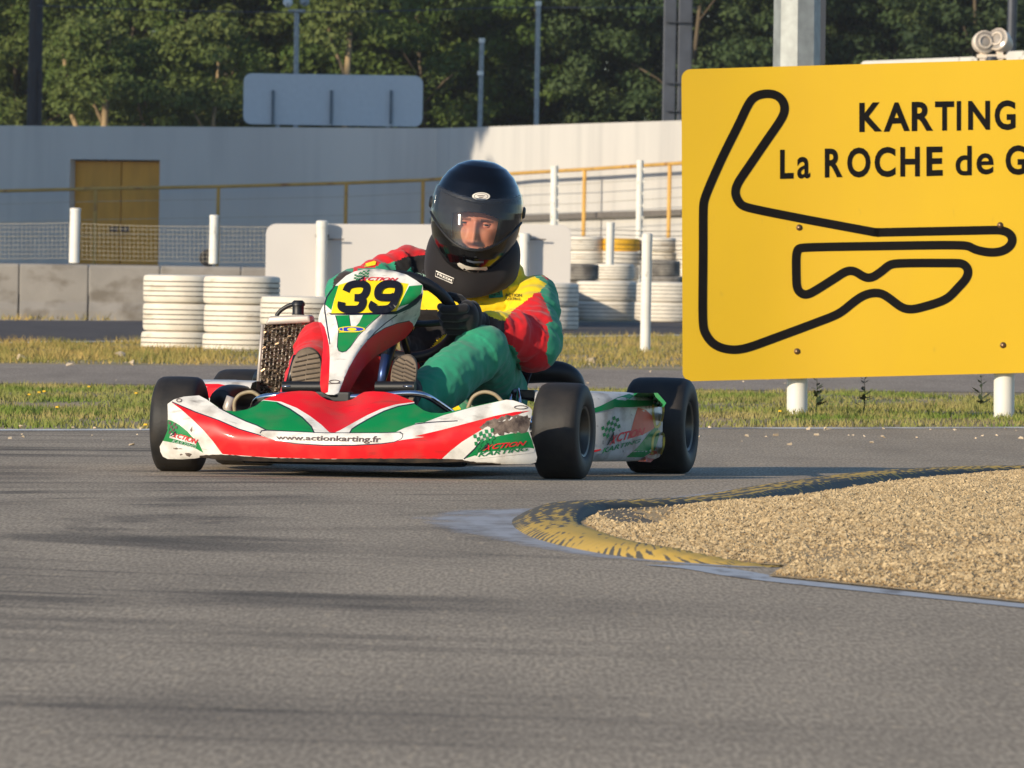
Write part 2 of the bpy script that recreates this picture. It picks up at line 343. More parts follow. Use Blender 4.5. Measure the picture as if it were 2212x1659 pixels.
# gravel island bounded by the kerb's inside and the white line in front
inner = [tuple(KO[i]+nr[i]*wK[i]*.98) for i in range(0, nK, 3)]
front = [G(*p)[:2] for p in [(1660, 1248), (1900, 1273), (2212, 1306), (2600, 1345)]]
poly = inner+[tuple(p) for p in front]+[(G(2600, 1345).x+1.0, G(2600, 1345).y-1.5), (G(2600, 1003).x+1.5, G(2600, 1003).y)]
PA = np.array(poly)
def inside(P, poly):
    x, y = P[:, 0], P[:, 1]; r = np.zeros(len(P), bool); q = np.array(poly); j = len(q)-1
    for i in range(len(q)):
        c = ((q[i, 1] > y) != (q[j, 1] > y)); den = q[j, 1]-q[i, 1]; den = den if abs(den) > 1e-12 else 1e-12
        r ^= c & (x < (q[j, 0]-q[i, 0])*(y-q[i, 1])/den+q[i, 0]); j = i
    return r
def segdist(P, poly, closed=True):
    q = np.array(poly, float); d = np.full(len(P), 1e9); n = len(q)
    for i in range(n if closed else n-1):
        a, b = q[i], q[(i+1) % n]; ab = b-a; t = np.clip(((P-a)@ab)/(ab@ab+1e-12), 0, 1); d = np.minimum(d, np.linalg.norm(P-(a+t[:, None]*ab), axis=1))
    return d
gx, gy = np.meshgrid(np.arange(PA[:, 0].min(), PA[:, 0].max(), .06), np.arange(PA[:, 1].min(), PA[:, 1].max(), .14)); gp = np.c_[gx.ravel(), gy.ravel()]
gp = gp[inside(gp, poly)]; dd = segdist(gp, poly); gp = gp[dd > .04]
ed = [(i, (i+1) % len(poly)) for i in range(len(poly))]
cv, ce, cf, *_ = geometry.delaunay_2d_cdt([Vector(p) for p in poly]+[Vector(p) for p in gp], ed, [list(range(len(poly)))], 1, 1e-5)
def gz(P):
    d = segdist(P, poly); return np.clip(d*.10, 0, .055)*(1-.35*np.clip((P[:, 0]-1.6)/1.5, 0, 1))
cvn = np.array([(p.x, p.y) for p in cv]); z = gz(cvn)+.004+np.array([noise.noise((p[0]*3, p[1]*2, .3))*.003 for p in cvn])*np.clip(segdist(cvn, poly)*8, 0, 1)
mGv = M('gravel_bed', S(196, 168, 122), .95, scale=60, col2=S(150, 124, 86), bump=1, bscale=90, bdist=.01)
tag(mesh_np('gravel_bed', np.c_[cvn, z], [t for t in cf if len(t) == 3], [mGv], smooth=True), kind='structure')
nS = 150000; sp = np.c_[rng.uniform(PA[:, 0].min(), min(PA[:, 0].max(), 3.0), nS*2), rng.uniform(PA[:, 1].min(), PA[:, 1].max(), nS*2)]
sp = sp[inside(sp, poly)]; sp = sp[segdist(sp, poly) > .015]
dirt = np.array([G(*p)[:2] for p in [(1285, 1118), (1340, 1110), (1430, 1104), (1500, 1096), (1545, 1096), (1505, 1110), (1465, 1130), (1425, 1152), (1385, 1150), (1330, 1140)]])  # outline of the dark patch: bare dirt plus painted kerb shade
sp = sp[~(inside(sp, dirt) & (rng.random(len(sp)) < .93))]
r = .0024+.0046*rng.random(len(sp))**3; big = rng.random(len(sp)) < .008; r[big] *= 1.7
octv = np.array([(1, 0, 0), (-1, 0, 0), (0, 1, 0), (0, -1, 0), (0, 0, 1), (0, 0, -1)], float); octf = np.array([(0, 2, 4), (2, 1, 4), (1, 3, 4), (3, 0, 4), (2, 0, 5), (1, 2, 5), (3, 1, 5), (0, 3, 5)])
an = rng.random(len(sp))*6.28; ca, sa = np.cos(an), np.sin(an)
ov = octv[None]*(r[:, None, None]*(.6+.8*rng.random((len(sp), 6, 1))))*np.array((1.25, 1, .75)); til = rng.normal(0, .4, len(sp))
x = ov[:, :, 0]*ca[:, None]-ov[:, :, 1]*sa[:, None]; y = ov[:, :, 0]*sa[:, None]+ov[:, :, 1]*ca[:, None]; zz = ov[:, :, 2]+x*til[:, None]
sv = np.stack([x+sp[:, :1], y+sp[:, 1:], zz+(gz(sp)+.006)[:, None]], 2)
mSt = M('gravel_stone', S(210, 184, 140, .94), .9, scale=45, col2=S(164, 139, 100, .94), lo=.38, hi=.62, detail=2)
tag(mesh_np('gravel', sv.reshape(-1, 3), (octf[None]+6*np.arange(len(sp))[:, None, None]).reshape(-1, 3), [mSt]), kind='stuff')
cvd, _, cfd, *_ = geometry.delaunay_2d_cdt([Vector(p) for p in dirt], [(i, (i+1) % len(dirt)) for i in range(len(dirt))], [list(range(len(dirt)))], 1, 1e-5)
dn_ = np.array([(p.x, p.y) for p in cvd]); tag(mesh_np('dirt_kerb_shade', np.c_[dn_, gz(dn_)*.6+.010], [t for t in cfd if len(t) == 3], [M('soil_kerb_shade', S(84, 76, 64), .95, scale=8, col2=S(120, 106, 84), bump=.6, bscale=120)]), kind='structure')  # bare soil sheet, with the kerb's shade put into its dark colour
# painted line in front of the gravel and worn paint round the kerb
def ribbon(name, pts, w, z, mat):
    P = np.array([G(*p)[:2] for p in pts]); q = stroke(P, w); v = []; f = []
    for i, k in enumerate(q): v += [(p[0], p[1], z) for p in k]; f.append((4*i, 4*i+1, 4*i+2, 4*i+3))
    return tag(mesh_np(name, v, f, [mat]), kind='structure')
mLn2 = M('worn_line', S(176, 178, 180), .75, var=.12, scale=20); overlay(mLn2, S(118, 112, 106), 14, .55, .66, (1, .2, 1), 8, .8)
ribbon('kerb_line', smoothline([(1440, 1222), (1530, 1230), (1660, 1251), (1900, 1277), (2212, 1309), (2600, 1350)], 6), .10, .0015, mLn2)
mH = bpy.data.materials.new('scuffed_paint'); mH.use_nodes = True; N = mH.node_tree.nodes; L = mH.node_tree.links; bs = N['Principled BSDF']; bs.inputs['Roughness'].default_value = .8; bs.inputs['Base Color'].default_value = S(186, 186, 188)
tr = N.new('ShaderNodeBsdfTransparent'); mxs = N.new('ShaderNodeMixShader'); tc = N.new('ShaderNodeTexCoord'); mp = N.new('ShaderNodeMapping'); mp.inputs['Scale'].default_value = (1, .22, 1)
nz = N.new('ShaderNodeTexNoise'); nz.inputs['Scale'].default_value = 12; nz.inputs['Detail'].default_value = 10; at = N.new('ShaderNodeAttribute'); at.attribute_name = 'paint'
L.new(tc.outputs['Object'], mp.inputs[0]); L.new(mp.outputs[0], nz.inputs['Vector'])
ad = N.new('ShaderNodeMath'); ad.operation = 'MULTIPLY_ADD'; ad.inputs[1].default_value = .62; L.new(at.outputs['Fac'], ad.inputs[0]); L.new(nz.outputs['Fac'], ad.inputs[2])
mr = N.new('ShaderNodeMapRange'); mr.inputs['From Min'].default_value = .72; mr.inputs['From Max'].default_value = 1.15; mr.inputs['To Max'].default_value = .8; L.new(ad.outputs[0], mr.inputs['Value']); L.new(mr.outputs['Result'], mxs.inputs[0])
L.new(tr.outputs[0], mxs.inputs[1]); L.new(bs.outputs[0], mxs.inputs[2]); L.new(mxs.outputs[0], N['Material Output'].inputs['Surface'])
v = []; at_ = []
for i in range(nK):
    wo = float(np.interp(uu[i], [0, utip-6, utip-1.5, utip-.3, utip, utip+.3, utip+1.5, seg[-1]], [.02, .03, .16, .2, .22, .2, .10, .05]))
    for a, pv in ((.10, .9), (-.35*wo/.2, 1), (-wo/.2*.75, .7), (-wo/.2*1.3, 0.0)):
        p = KO[i]+nr[i]*.2*a; v.append((p[0], p[1], .0012)); at_.append(pv)
f = [(i*4+j, (i+1)*4+j, (i+1)*4+j+1, i*4+j+1) for i in range(nK-1) for j in range(3)]
ho = mesh_np('scuffed_paint', v, f, [mH]); tag(ho, kind='structure'); ho.data.attributes.new('paint', 'FLOAT', 'POINT').data.foreach_set('value', np.array(at_, dtype=np.float32))
# --- raised bank behind the barriers
mBank = M('bank_gravel', S(168, 164, 158), .95, scale=1.2, stretch=(1, .2, 1), col2=S(128, 124, 116), bump=.4, bscale=10)
tag(B().box((-16, 148, .235), (32.6, 92, .53)).out('raised_bank', mBank), kind='structure')
# ================================================================ TYRES
mTW = M('white_painted_tyre', S(240, 230, 212, .84), .75, scale=9, var=.06, bump=.35, bscale=60, bdist=.006); overlay(mTW, S(168, 148, 120), 7, .60, .78, (1, 1, 2.5), 8, .7)
mTY = M('yellow_painted_tyre', S(232, 176, 30), .7, var=.08); mTG = M('tyre_groove', S(84, 74, 62), .9)
mTB = M('black_tyre', S(34, 34, 36), .8)
def car_tyre_mesh(R, h, mats, name):
    hh = h/2; pr = []; k = .05
    z = -hh+.012
    outer = [(R-.10, -hh), (R-.045, -hh+.0), (R-.018, -hh+.010), (R-.006, -hh+.024)]
    grooves = [-hh+.045+i*(h-.09)/3 for i in range(4)]
    gl = [(R-.10, -hh), (R-.04, -hh), (R-.010, -hh+.006), (R-.002, -hh+.018)]
    for gz_ in grooves:
        gl += [(R, gz_-.0032), (R-.007, gz_-.0024), (R-.007, gz_+.0024), (R, gz_+.0032)]
    gl += [(R-.002, hh-.018), (R-.010, hh-.006), (R-.04, hh), (R-.10, hh), (R-.12, hh-.02), (R-.125, 0), (R-.12, -hh+.02)]
    b = B(); b.lathe(gl, 40, closed=True)
    P = len(gl); ng = [i for i in range(P) if abs(gl[i][0]-(R-.007)) < 1e-6]
    gs = set(); 
    for i in ng: gs.add(i); gs.add(i-1)
    b.m = [1 if (k % P) in gs else 0 for k in range(40*P)]
    o = b.out(name, mats, smooth=True, autos=math.radians(40)); me = o.data
    for vv in me.vertices:      # uneven, worn painted casings
        vv.co += vv.co*noise.noise(vv.co*6+Vector((R*50, h*90, 0)))*.022
    bpy.data.objects.remove(o); return me
tyre_a = car_tyre_mesh(.252, .186, [mTW, mTG], 'tyre_mesh'); tyre_b = car_tyre_mesh(.33, .215, [mTW, mTG], 'tyre_mesh_wide'); tyre_y = car_tyre_mesh(.25, .17, [mTY, mTG], 'tyre_mesh_yellow'); tyre_c = car_tyre_mesh(.25, .19, [mTW, mTG], 'tyre_mesh_small')
mTF = M('shaded_white_tyre', S(150, 143, 132), .85, scale=7, col2=S(92, 88, 84))  # white tyres standing in shade: the greyer tone paints that shade
tyre_f = car_tyre_mesh(.25, .19, [mTF, mTG], 'tyre_mesh_shaded')
tyre_k = car_tyre_mesh(.095, .10, [mTB, mTG], 'tyre_mesh_black')
def tyre(me, loc, rz, label, group, grp=True, rx=0):
    o = bpy.data.objects.new('painted_tyre', me); COL.objects.link(o); o.location = loc; o.rotation_euler = (rx, 0, rz)
    return tag(o, label, 'tyre', group)
def stack(px, d, n, zb, me, h, names, grp, jit=.012):
    p = G(px, 700); X = U(px, 700, d).x
    for k in range(n):
        tyre(me, (X+random.uniform(-jit, jit), d+random.uniform(-jit, jit), zb+h*(k+.5)), random.uniform(0, 6), names[k], grp)
gA = 'white tyres stacked left of the kart'
stack(389, 68.4, 3, -.075, tyre_a, .187, ['white tyre at the bottom of the leftmost stack, half hidden by dry grass', 'white tyre in the middle of the leftmost stack', 'white tyre on top of the leftmost stack'], gA)
stack(523, 67.6, 3, -.075, tyre_a, .187, ['white tyre at the bottom of the second stack from the left, in dry grass', 'white tyre in the middle of the second stack from the left', 'white tyre on top of the second stack from the left'], gA)
stack(650, 66.6, 3, -.20, tyre_a, .187, ['lowest white tyre of the shorter stack behind the radiator', 'white tyre in the middle of the shorter stack behind the radiator', 'white tyre on top of the shorter stack behind the radiator'], gA)
gB = 'white tyres stacked right of the driver'
stack(1172, 95, 2, .0, tyre_b, .215, ['lower white tyre in front of the grey panel, beside the driver\'s elbow', 'upper white tyre in front of the grey panel, beside the driver\'s shoulder'], gB)
stack(1306, 113, 2, .0, tyre_b, .217, ['lower wide white tyre between grey panel and nearest white post', 'upper wide white tyre between grey panel and nearest white post'], gB)
stack(1438, 112.4, 2, .0, tyre_b, .217, ['lower wide white tyre beside the left edge of the yellow sign', 'upper wide white tyre beside the left edge of the yellow sign'], gB)
gC = 'white tyres of the far tyre wall'
nm = ['bottom', 'second', 'third', 'top']
wh = ['by the grey panel edge', 'behind the wide pair', 'behind the nearest white post', 'in the far row left of the yellow tyre', 'under the yellow tyre', 'in the far row right of the yellow tyre', 'in the far row beside the yellow sign edge']
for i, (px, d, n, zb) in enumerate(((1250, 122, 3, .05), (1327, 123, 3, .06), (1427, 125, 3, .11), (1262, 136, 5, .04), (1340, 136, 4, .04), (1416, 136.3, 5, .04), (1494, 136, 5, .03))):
    stack(px, d, n, zb, tyre_f if i in (0, 2) else tyre_c, .19, [f'{["lowest", "second", "third", "fourth", "topmost"][k]} {"shade-painted white" if i in (0, 2) else "white"} tyre of the distant stack {wh[i]}' for k in range(n)], gC, .04)
tyre(tyre_y, (U(1340, 600, 136).x, 136, .04+.19*4.45), 1, 'single yellow painted tyre among the distant white tyres', None)
p = U(450, 548, 112); o = tyre(tyre_k, (p.x, 112, .53+.09), .4, 'small black tyre standing upright against the left fence post', None, rx=math.pi/2)
# ================================================================ POSTS, PANELS, BARRIERS
mPW = M('white_post_paint', S(238, 234, 222, .86), .55, scale=6, var=.05); overlay(mPW, S(150, 140, 120), 22, .66, .72, (1, 1, .35), 6, .8)
def post(parent, px, ptop, pbot, d, r, name='post', lean=0.0, mat=None, n=16):
    b = B(); T = U(px[1] if isinstance(px, tuple) else px, ptop, d); Bt = U(px[0] if isinstance(px, tuple) else px, pbot, d)
    b.tube([Bt, Bt.lerp(T, .93), Bt.lerp(T, .931), Bt.lerp(T, .99), T], [r, r, r*1.06, r*1.06, r*.8], n)
    for t in (.3, .62, .8):
        q = Bt.lerp(T, t); b.tube([q-Vector((0, 0, .003)), q+Vector((0, 0, .003))], r*1.05, n)
    return b.out(name, mat or mPW, parent, True, autos=math.radians(40))
mWire = M('fence_wire', S(176, 164, 142), .5, metal=.6); mWireD = M('rusty_wire', S(70, 62, 54), .7)
fc = empty('mesh_fence', (0, 0, 0), 'low wire mesh fence with two white posts above the concrete barriers', 'fence')
post(fc, (160, 163), 449, 568, 105, .053); post(fc, (460.5, 463), 464, 570, 105, .046)
w = B(); rw = .0024
def wr(px0, py0, px1, py1, d0, d1, sag, r, b, n=10):
    pts = []
    for i in range(n+1):
        t = i/n; q = U(px0+(px1-px0)*t, py0+(py1-py0)*t, d0+(d1-d0)*t); pts.append(q-Vector((0, 0, sag*4*t*(1-t))))
    b.tube(pts, r, 4, cap=False)
for k in range(9):
    for (a, b_, ya, yb) in ((-180, 161, 481, 481), (161, 461, 482, 489), (461, 760, 489, 487)):
        wr(a, ya+k*9.7, b_, yb+k*9.5, 105, 105, .012 if k == 0 else .004, rw*1.5 if k == 0 else rw, w)
for px in np.arange(-176, 760, 9.3):
    t0 = np.interp(px, [161, 461], [482, 489]); wr(px, t0, px+.3, t0+78, 105, 105, 0, rw*.8, w, 1)
w.out('wire_mesh', mWire, fc)
ps = empty('panel_on_posts', (0, 0, 0), 'long pale grey board with rounded corners on two white posts behind the driver', 'panel')
mPan = M('pale_board', S(205, 199, 192), .6, var=.02, scale=2)
c0 = U(575, 483, 100); c1 = U(1234, 486, 100.0); zb = -.02
wd = c1.x-c0.x; pr = rrect(c0.x, zb, c1.x, c0.z, .10); pr = [(x, z) if z < .3 else (x, z+(c1.z-c0.z)*(x-c0.x)/wd) for x, z in pr]
B().prism([(x, 100, z) for x, z in pr], (0, .03, 0)).out('board', mPan, ps, bevel=.004)
post(ps, (693, 696), 476, 702, 99.87, .055); post(ps, (1130, 1133), 503, 704, 99.87, .05)
for px in (696, 1133): q = U(px, 510, 99.87); bk = B(); bk.box(q+Vector((.0, .06, 0)), (.13, .08, .03)); bk.box(q+Vector((.13, .05, -.03)), (.16, .012, .012)); bk.out('bracket', mWireD, ps)
wf = empty('wire_fence', (0, 0, 0), 'sagging wire fence strung between short and tall white posts in front of the tyres', 'fence')
post(wf, (1317, 1319), 480, 572, 108, .043); post(wf, (1393.5, 1398), 504, 763, 71.6, .036)
w = B()
for k in range(8):
    y0 = 498+k*10.2
    wr(1233, y0, 1318, y0-1.5, 108, 108, .006, .004, w, 8); wr(1318, y0-2, 1500, y0+1, 108, 109, .01, .004, w, 10)
w.out('wire', mWireD, wf)
def thin_post(px0, px1, t, b_, d, r, label):
    e = B(); T = U(px1, t, d); Bt = U(px0, b_, d); Bt.z = min(Bt.z, 0)
    e.tube([Bt, T], r, 10)
    for k in range(9): q = Bt.lerp(T, .3+k*.08); e.box(q+Vector((r, -r*.6, 0)), (.02, .02, .03))
    o = e.out('fence_post', mPW, None, True, autos=.6); tag(o, label, 'post', 'tall thin white posts behind the tyres')
thin_post(1196, 1198, 358, 600, 140, .052, 'tall thin white post above the right end of the pale grey board')
thin_post(1379, 1383, 346, 600, 140, .048, 'tall thin white post left of the yellow sign, behind the tyres')
mCon = M('barrier_concrete', S(152, 146, 138, .8), .9, scale=2.5, var=.1, bump=.3, bscale=40); overlay(mCon, S(88, 78, 64), 3.2, .52, .68, (1, 1, 1.6), 8, .65)
xs = [-150, 42, 192, 347, 522, 690, 860]
nmb = ['concrete barrier block cut off by the left edge of the frame', 'concrete barrier block below the left white fence post', 'concrete barrier block with dark stains right of the left fence post', 'concrete barrier block behind the leftmost tyre stack', 'concrete barrier block behind the second tyre stack, below the board', 'concrete barrier block hidden behind the grey board']
for i in range(5):
    a = U(xs[i], 600, 101).x; c = U(xs[i+1], 600, 101).x; b = B(); wdt = c-a-.014
    pf = [(-.16, -.03), (-.15, .08), (-.10, .16), (-.085, .50), (-.07, .53), (.07, .53), (.085, .5), (.10, .16), (.15, .08), (.16, -.03)]
    b.prism([(a, 101.2+y, z) for y, z in pf], (wdt, 0, 0))
    o = b.out('concrete_barrier', mCon, bevel=.012); tag(o, nmb[i], 'barrier', 'concrete barrier blocks along the left')
# weeds growing by the sign posts
mWd = M('weed_leaf', S(52, 66, 34), .8, var=.3)
def weed(px, py, h, label):
    p = G(px, py); e = empty('weed', (p.x, p.y, 0), label, 'plant', 'weeds below the yellow sign'); b = B(); s = B()
    s.tube([(0, 0, 0), (.004, 0, h*.5), (0, .003, h)], [.003, .002, .001], 5)
    for k in range(26):
        z = h*random.uniform(.12, 1); a = random.uniform(0, 6.28); l = .045*(1.15-z/h)+.012; c = Vector((0, 0, z)); o = Vector((math.cos(a), math.sin(a), random.uniform(-.1, .7)))*l; t = o.cross(Vector((0, 0, 1))).normalized()*l*.22
        b.add([c, c+o*.5+t, c+o, c+o*.5-t], [(0, 1, 2, 3)])
    b.out('leaves', mWd, e); s.out('stem', mWd, e)
weed(1763, 888, .15, 'dark green weed close to the left post of the yellow sign'); weed(1866, 893, .14, 'dark green bushy weed between the two yellow sign posts'); weed(2118, 882, .14, 'dark green weed left of the right yellow sign post')
# ================================================================ YELLOW SIGN
sg = empty('track_sign', (U(1900, 850, 41.5).x, 41.5, 0), 'large yellow sign with black circuit map and lettering on white posts', 'sign'); SGi = Matrix.Translation(-sg.location)
mYel = M('yellow_sign_paint', S(232, 188, 30, .84), .32, var=.025, scale=1.5, spec=.5); overlay(mYel, S(206, 160, 44), 2.2, .48, .75, (1.2, 1, .25), 6, .35); overlay(mYel, S(150, 120, 60), 30, .70, .80, (1, 1, .3), 5, .4)
mBlk = M('black_sign_print', S(13, 10, 9), .75, spec=.15)
dS = 41.5
def wave(px, py):   # gently buckled sheet
    t = (1700-px)/45.; return -(.20/537)*45*(math.log1p(math.exp(t)) if t < 30 else t)+.0012*math.sin(px/77.+py/160.)+.006*math.cos((px-1940)/230.)
def sgp(px, py, off=0.0): return U(px, py, dS+wave(px, py)-off)-sg.location
cor = [(1474.5, 824), (1472, 150), (2421, 122), (2424, 800)]
def quad2(u, v_): 
    a = lerp2(cor[0], cor[3], u); b = lerp2(cor[1], cor[2], u); return lerp2(a, b, v_)
nu, nv = 60, 24; rr = rrect(0, 0, 1, 1, .02, 5); R_ = [(.5+(x-.5), z) for x, z in rrect(0, 0, 949, 675, 20, 6)]
pv = []; 
outl = []
for k_ in range(len(R_)):
    a_, b_2 = R_[k_], R_[(k_+1) % len(R_)]; n_ = max(1, int(math.dist(a_, b_2)/16)); outl += [((a_[0]+(b_2[0]-a_[0])*j/n_)/949, (a_[1]+(b_2[1]-a_[1])*j/n_)/675) for j in range(n_)]
gin = [(i/nu, j/nv) for i in range(1, nu) for j in range(1, nv)]
cv, _, cf, *_ = geometry.delaunay_2d_cdt([Vector(p) for p in outl]+[Vector(p) for p in gin], [(i, (i+1) % len(outl)) for i in range(len(outl))], [list(range(len(outl)))], 1, 1e-6)
vt = []; 
for p in cv: q = quad2(p.x, p.y); vt.append(sgp(*q))
nV = len(vt); nO = len(outl); vt2 = [p+Vector((0, .004, 0)) for p in vt]
b = B(); b.add(vt+vt2, [tuple(t) for t in cf]+[tuple(i+nV for i in reversed(t)) for t in cf]+[(i, (i+1) % nO, (i+1) % nO+nV, i+nV) for i in range(nO)])
b.out('panel', mYel, sg, True, autos=.6)
def decal(name, quads, mat, parent, mapf):
    b = B()
    for q in quads: b.add([mapf(*p) for p in q], [tuple(range(len(q)))])
    return b.out(name, mat, parent)
def resample2(P, st):
    P = np.array(P, float); s = np.r_[0, np.cumsum(np.linalg.norm(np.diff(P, axis=0), axis=1))]; u = np.arange(0, s[-1], st)
    return np.c_[np.interp(u, s, P[:, 0]), np.interp(u, s, P[:, 1])]
trk = z8((865, 812), (560, 755), (320, 706), (283, 683), (266, 645), (278, 603), (320, 540), (395, 430), (460, 335), (476, 290), (462, 250), (430, 230), (390, 228), (345, 242), (318, 280), (280, 360), (220, 480), (170, 590), (140, 665), (133, 705), (132, 900), (131, 1180), (145, 1240), (180, 1282), (240, 1302), (310, 1297), (430, 1255), (600, 1192), (700, 1152), (755, 1110), (800, 1078), (845, 1064), (885, 1068), (925, 1095), (965, 1125), (1000, 1134), (1050, 1125), (1150, 1092), (1200, 1045), (1240, 1000), (1246, 965), (1225, 942), (1190, 939), (940, 941), (900, 960), (850, 996), (822, 1003), (795, 990), (768, 972), (735, 972), (690, 1000), (580, 1068), (550, 1071), (528, 1050), (524, 1010), (523, 910), (530, 885), (555, 874), (840, 868), (1215, 864), (1265, 880), (1330, 894), (1385, 890), (1425, 865), (1432, 830), (1405, 806), (1370, 800), (860, 810))
trk = smoothline(trk[1:-1], 4); trk = z8((872, 811.5), (866, 812))+trk+z8((878, 810), (858, 810.5), (842, 808))
# fine subdivision so that the print follows the buckled sheet
trk = [np.array(p) for p in resample2(trk, 4.0)]
for _ in range(7): trk = [trk[0]]+[(trk[i-1]+2*trk[i]+trk[i+1])/4 for i in range(1, len(trk)-1)]+[trk[-1]]
decal('circuit_map', stroke(trk, 18.8), mBlk, sg, lambda x, y: sgp(x, y, .0022))
def sign_text(s, q, bold):
    v_, f_t = fit_text(s, q, 0, bold); b = B(); b.add([sgp(x, y, .0022) for x, y in v_], f_t); return b.out('lettering', mBlk, sg)
for s, q in (('K', [(788, 389), (884, 386), (884, 263), (788, 266)]), ('A', [(890, 388), (1000, 384), (1000, 262), (890, 266)]), ('R', [(1008, 385), (1098, 383), (1098, 260), (1008, 262)]), ('T', [(1106, 383), (1186, 382), (1186, 259), (1106, 260)]), ('I', [(1197, 383), (1215, 382), (1215, 258), (1197, 259)]), ('N', [(1245, 380), (1337, 379), (1337, 257), (1245, 258)]), ('G', [(1356, 381), (1444, 380), (1444, 254), (1356, 256)]),
             ('L', [(455, 586), (512, 584), (512, 462), (455, 463)]), ('a', [(527, 585), (582, 583), (582, 492), (527, 493)]), ('R', [(643, 580), (718, 578), (718, 457), (643, 458)]), ('O', [(737, 581), (835, 579), (835, 452), (737, 454)]), ('C', [(852, 579), (940, 577), (940, 450), (852, 452)]), ('H', [(960, 576), (1042, 575), (1042, 450), (960, 451)]), ('E', [(1070, 574), (1138, 572), (1138, 449), (1070, 450)]),
             ('d', [(1192, 573), (1260, 570), (1260, 446), (1192, 447)]), ('e', [(1280, 568), (1352, 566), (1352, 476), (1280, 478)]), ('G', [(1402, 570), (1490, 568), (1490, 443), (1402, 445)]), ('L', [(1512, 565), (1572, 563), (1572, 441), (1512, 443)]), ('U', [(1592, 564), (1680, 562), (1680, 439), (1592, 441)]), ('N', [(1704, 562), (1796, 560), (1796, 437), (1704, 439)])):
    sign_text(s, z8(*q), .03 if s.isupper() else .016)
mBolt = M('bolt_steel', S(120, 96, 70), .4, metal=.7, var=.4, scale=60)
for px, py in z8((536, 790), (527, 1310), (1380, 780), (1392, 1284)):
    p = sgp(px, py, .001); B().lathe([(0, .008), (.007, .007), (.009, .003), (.012, .001), (.013, 0)], 12, Matrix.Translation(p)@Matrix.Rotation(math.pi/2, 4, 'X')).out('bolt', mBolt, sg, True)
for px in (1722, 2169):
    T = U(px+2, 300, dS+.075)-sg.location; Bt = U(px, 893, dS+.075)-sg.location; Bt.z = -.02
    bb = B(); bb.tube([Bt, Bt.lerp(T, .2), T], .042, 20); bb.out('post', mPW, sg, True, autos=.6)
# white boards on posts showing above the yellow sign
for px0, px1, pt, lab in ((1859, 2112, 124, 'white board edge showing above the yellow sign, left of the floodlights'), (2174, 2440, 103, 'white board edge showing above the yellow sign at the right frame edge')):
    e = empty('white_board', (U(px0, 300, 110).x, 110, 0), lab, 'board', 'white boards behind the yellow sign'); a = U(px0, pt+8, 110)-e.location; c = U(px1, pt-2, 110)-e.location; b = B()
    pr = rrect(a.x, 1.1, c.x, a.z, .05); b.prism([(x, 0, z+(c.z-a.z)*(x-a.x)/(c.x-a.x)) for x, z in pr], (0, .02, 0)); b.out('board', mPW, e, bevel=.003)
    for t in (.25, .75): B().tube([(a.x+(c.x-a.x)*t, .06, 0), (a.x+(c.x-a.x)*t, .06, a.z-.05)], .05, 12).out('post', mPW, e, True, autos=.6)
# ================================================================ BUILDING
mWall = M('rendered_wall', S(216, 212, 204, .98), .9, scale=.35, stretch=(1.5, 1.5, .35), col2=S(200, 196, 190), lo=.3, hi=.75, bump=.15, bscale=6); overlay(mWall, S(148, 148, 148), 1.0, .50, .80, (1.6, 1.6, .15), 4, .35)
mDoor = M('ochre_door', S(218, 152, 42), .6, scale=3, var=.1, stretch=(1, 1, .3)); mDark = M('dark_steel', S(62, 66, 74), .5, metal=.3, var=.12, scale=4)
bd = empty('building', (0, 0, 0), 'long rendered wall of a flat building with ochre double door', 'building')
WA = Vector((U(-700, 560, 206.5).x, 206.5)); WK = Vector((U(940, 560, 196).x, 196)); WB = Vector((U(1480, 560, 181).x, 181)); 
WE = WK+(WB-WK)*1.6
def topz(px, py, d): return U(px, py, d).z
zt = topz(470, 275, 199.5); zt2 = topz(1470, 260, 181.3)
t_d = (WK-WA).normalized(); nrm = Vector((t_d.y, -t_d.x)) 
def onwall(px):   # distance along the left wing at a pixel column
    v = ray(px, 560); dx = v.x/v.y; t = (WA.y*dx-WA.x)/(t_d.x-t_d.y*dx); return t
u1, u2 = onwall(148), onwall(342); ul_ = (WK-WA).length
def wp(u, z, dep=0.0): q = WA+t_d*u-nrm*dep; return (q.x, q.y, z)
zd = U(148, 344, (WA+t_d*u1).y).z
b = B(); us = [0, u1, u2, ul_]; zs = [-.03, zd, zt]
for i in range(3):
    for j in range(2):
        if (i, j) == (1, 0): continue
        b.add([wp(us[i], zs[j]), wp(us[i+1], zs[j]), wp(us[i+1], zs[j+1]), wp(us[i], zs[j+1])], [(0, 1, 2, 3)])
dp = .22
b.add([wp(u1, -.03), wp(u1, zd), wp(u1, zd, dp), wp(u1, -.03, dp)], [(0, 1, 2, 3)]); b.add([wp(u2, -.03), wp(u2, zd), wp(u2, zd, dp), wp(u2, -.03, dp)], [(3, 2, 1, 0)])
b.add([wp(u1, zd), wp(u2, zd), wp(u2, zd, dp), wp(u1, zd, dp)], [(0, 1, 2, 3)])
q = [(WK.x, WK.y, -.03), (WE.x, WE.y, -.03), (WE.x, WE.y, zt+(zt2-zt)*1.6), (WK.x, WK.y, zt)]; b.add(q, [(0, 1, 2, 3)])
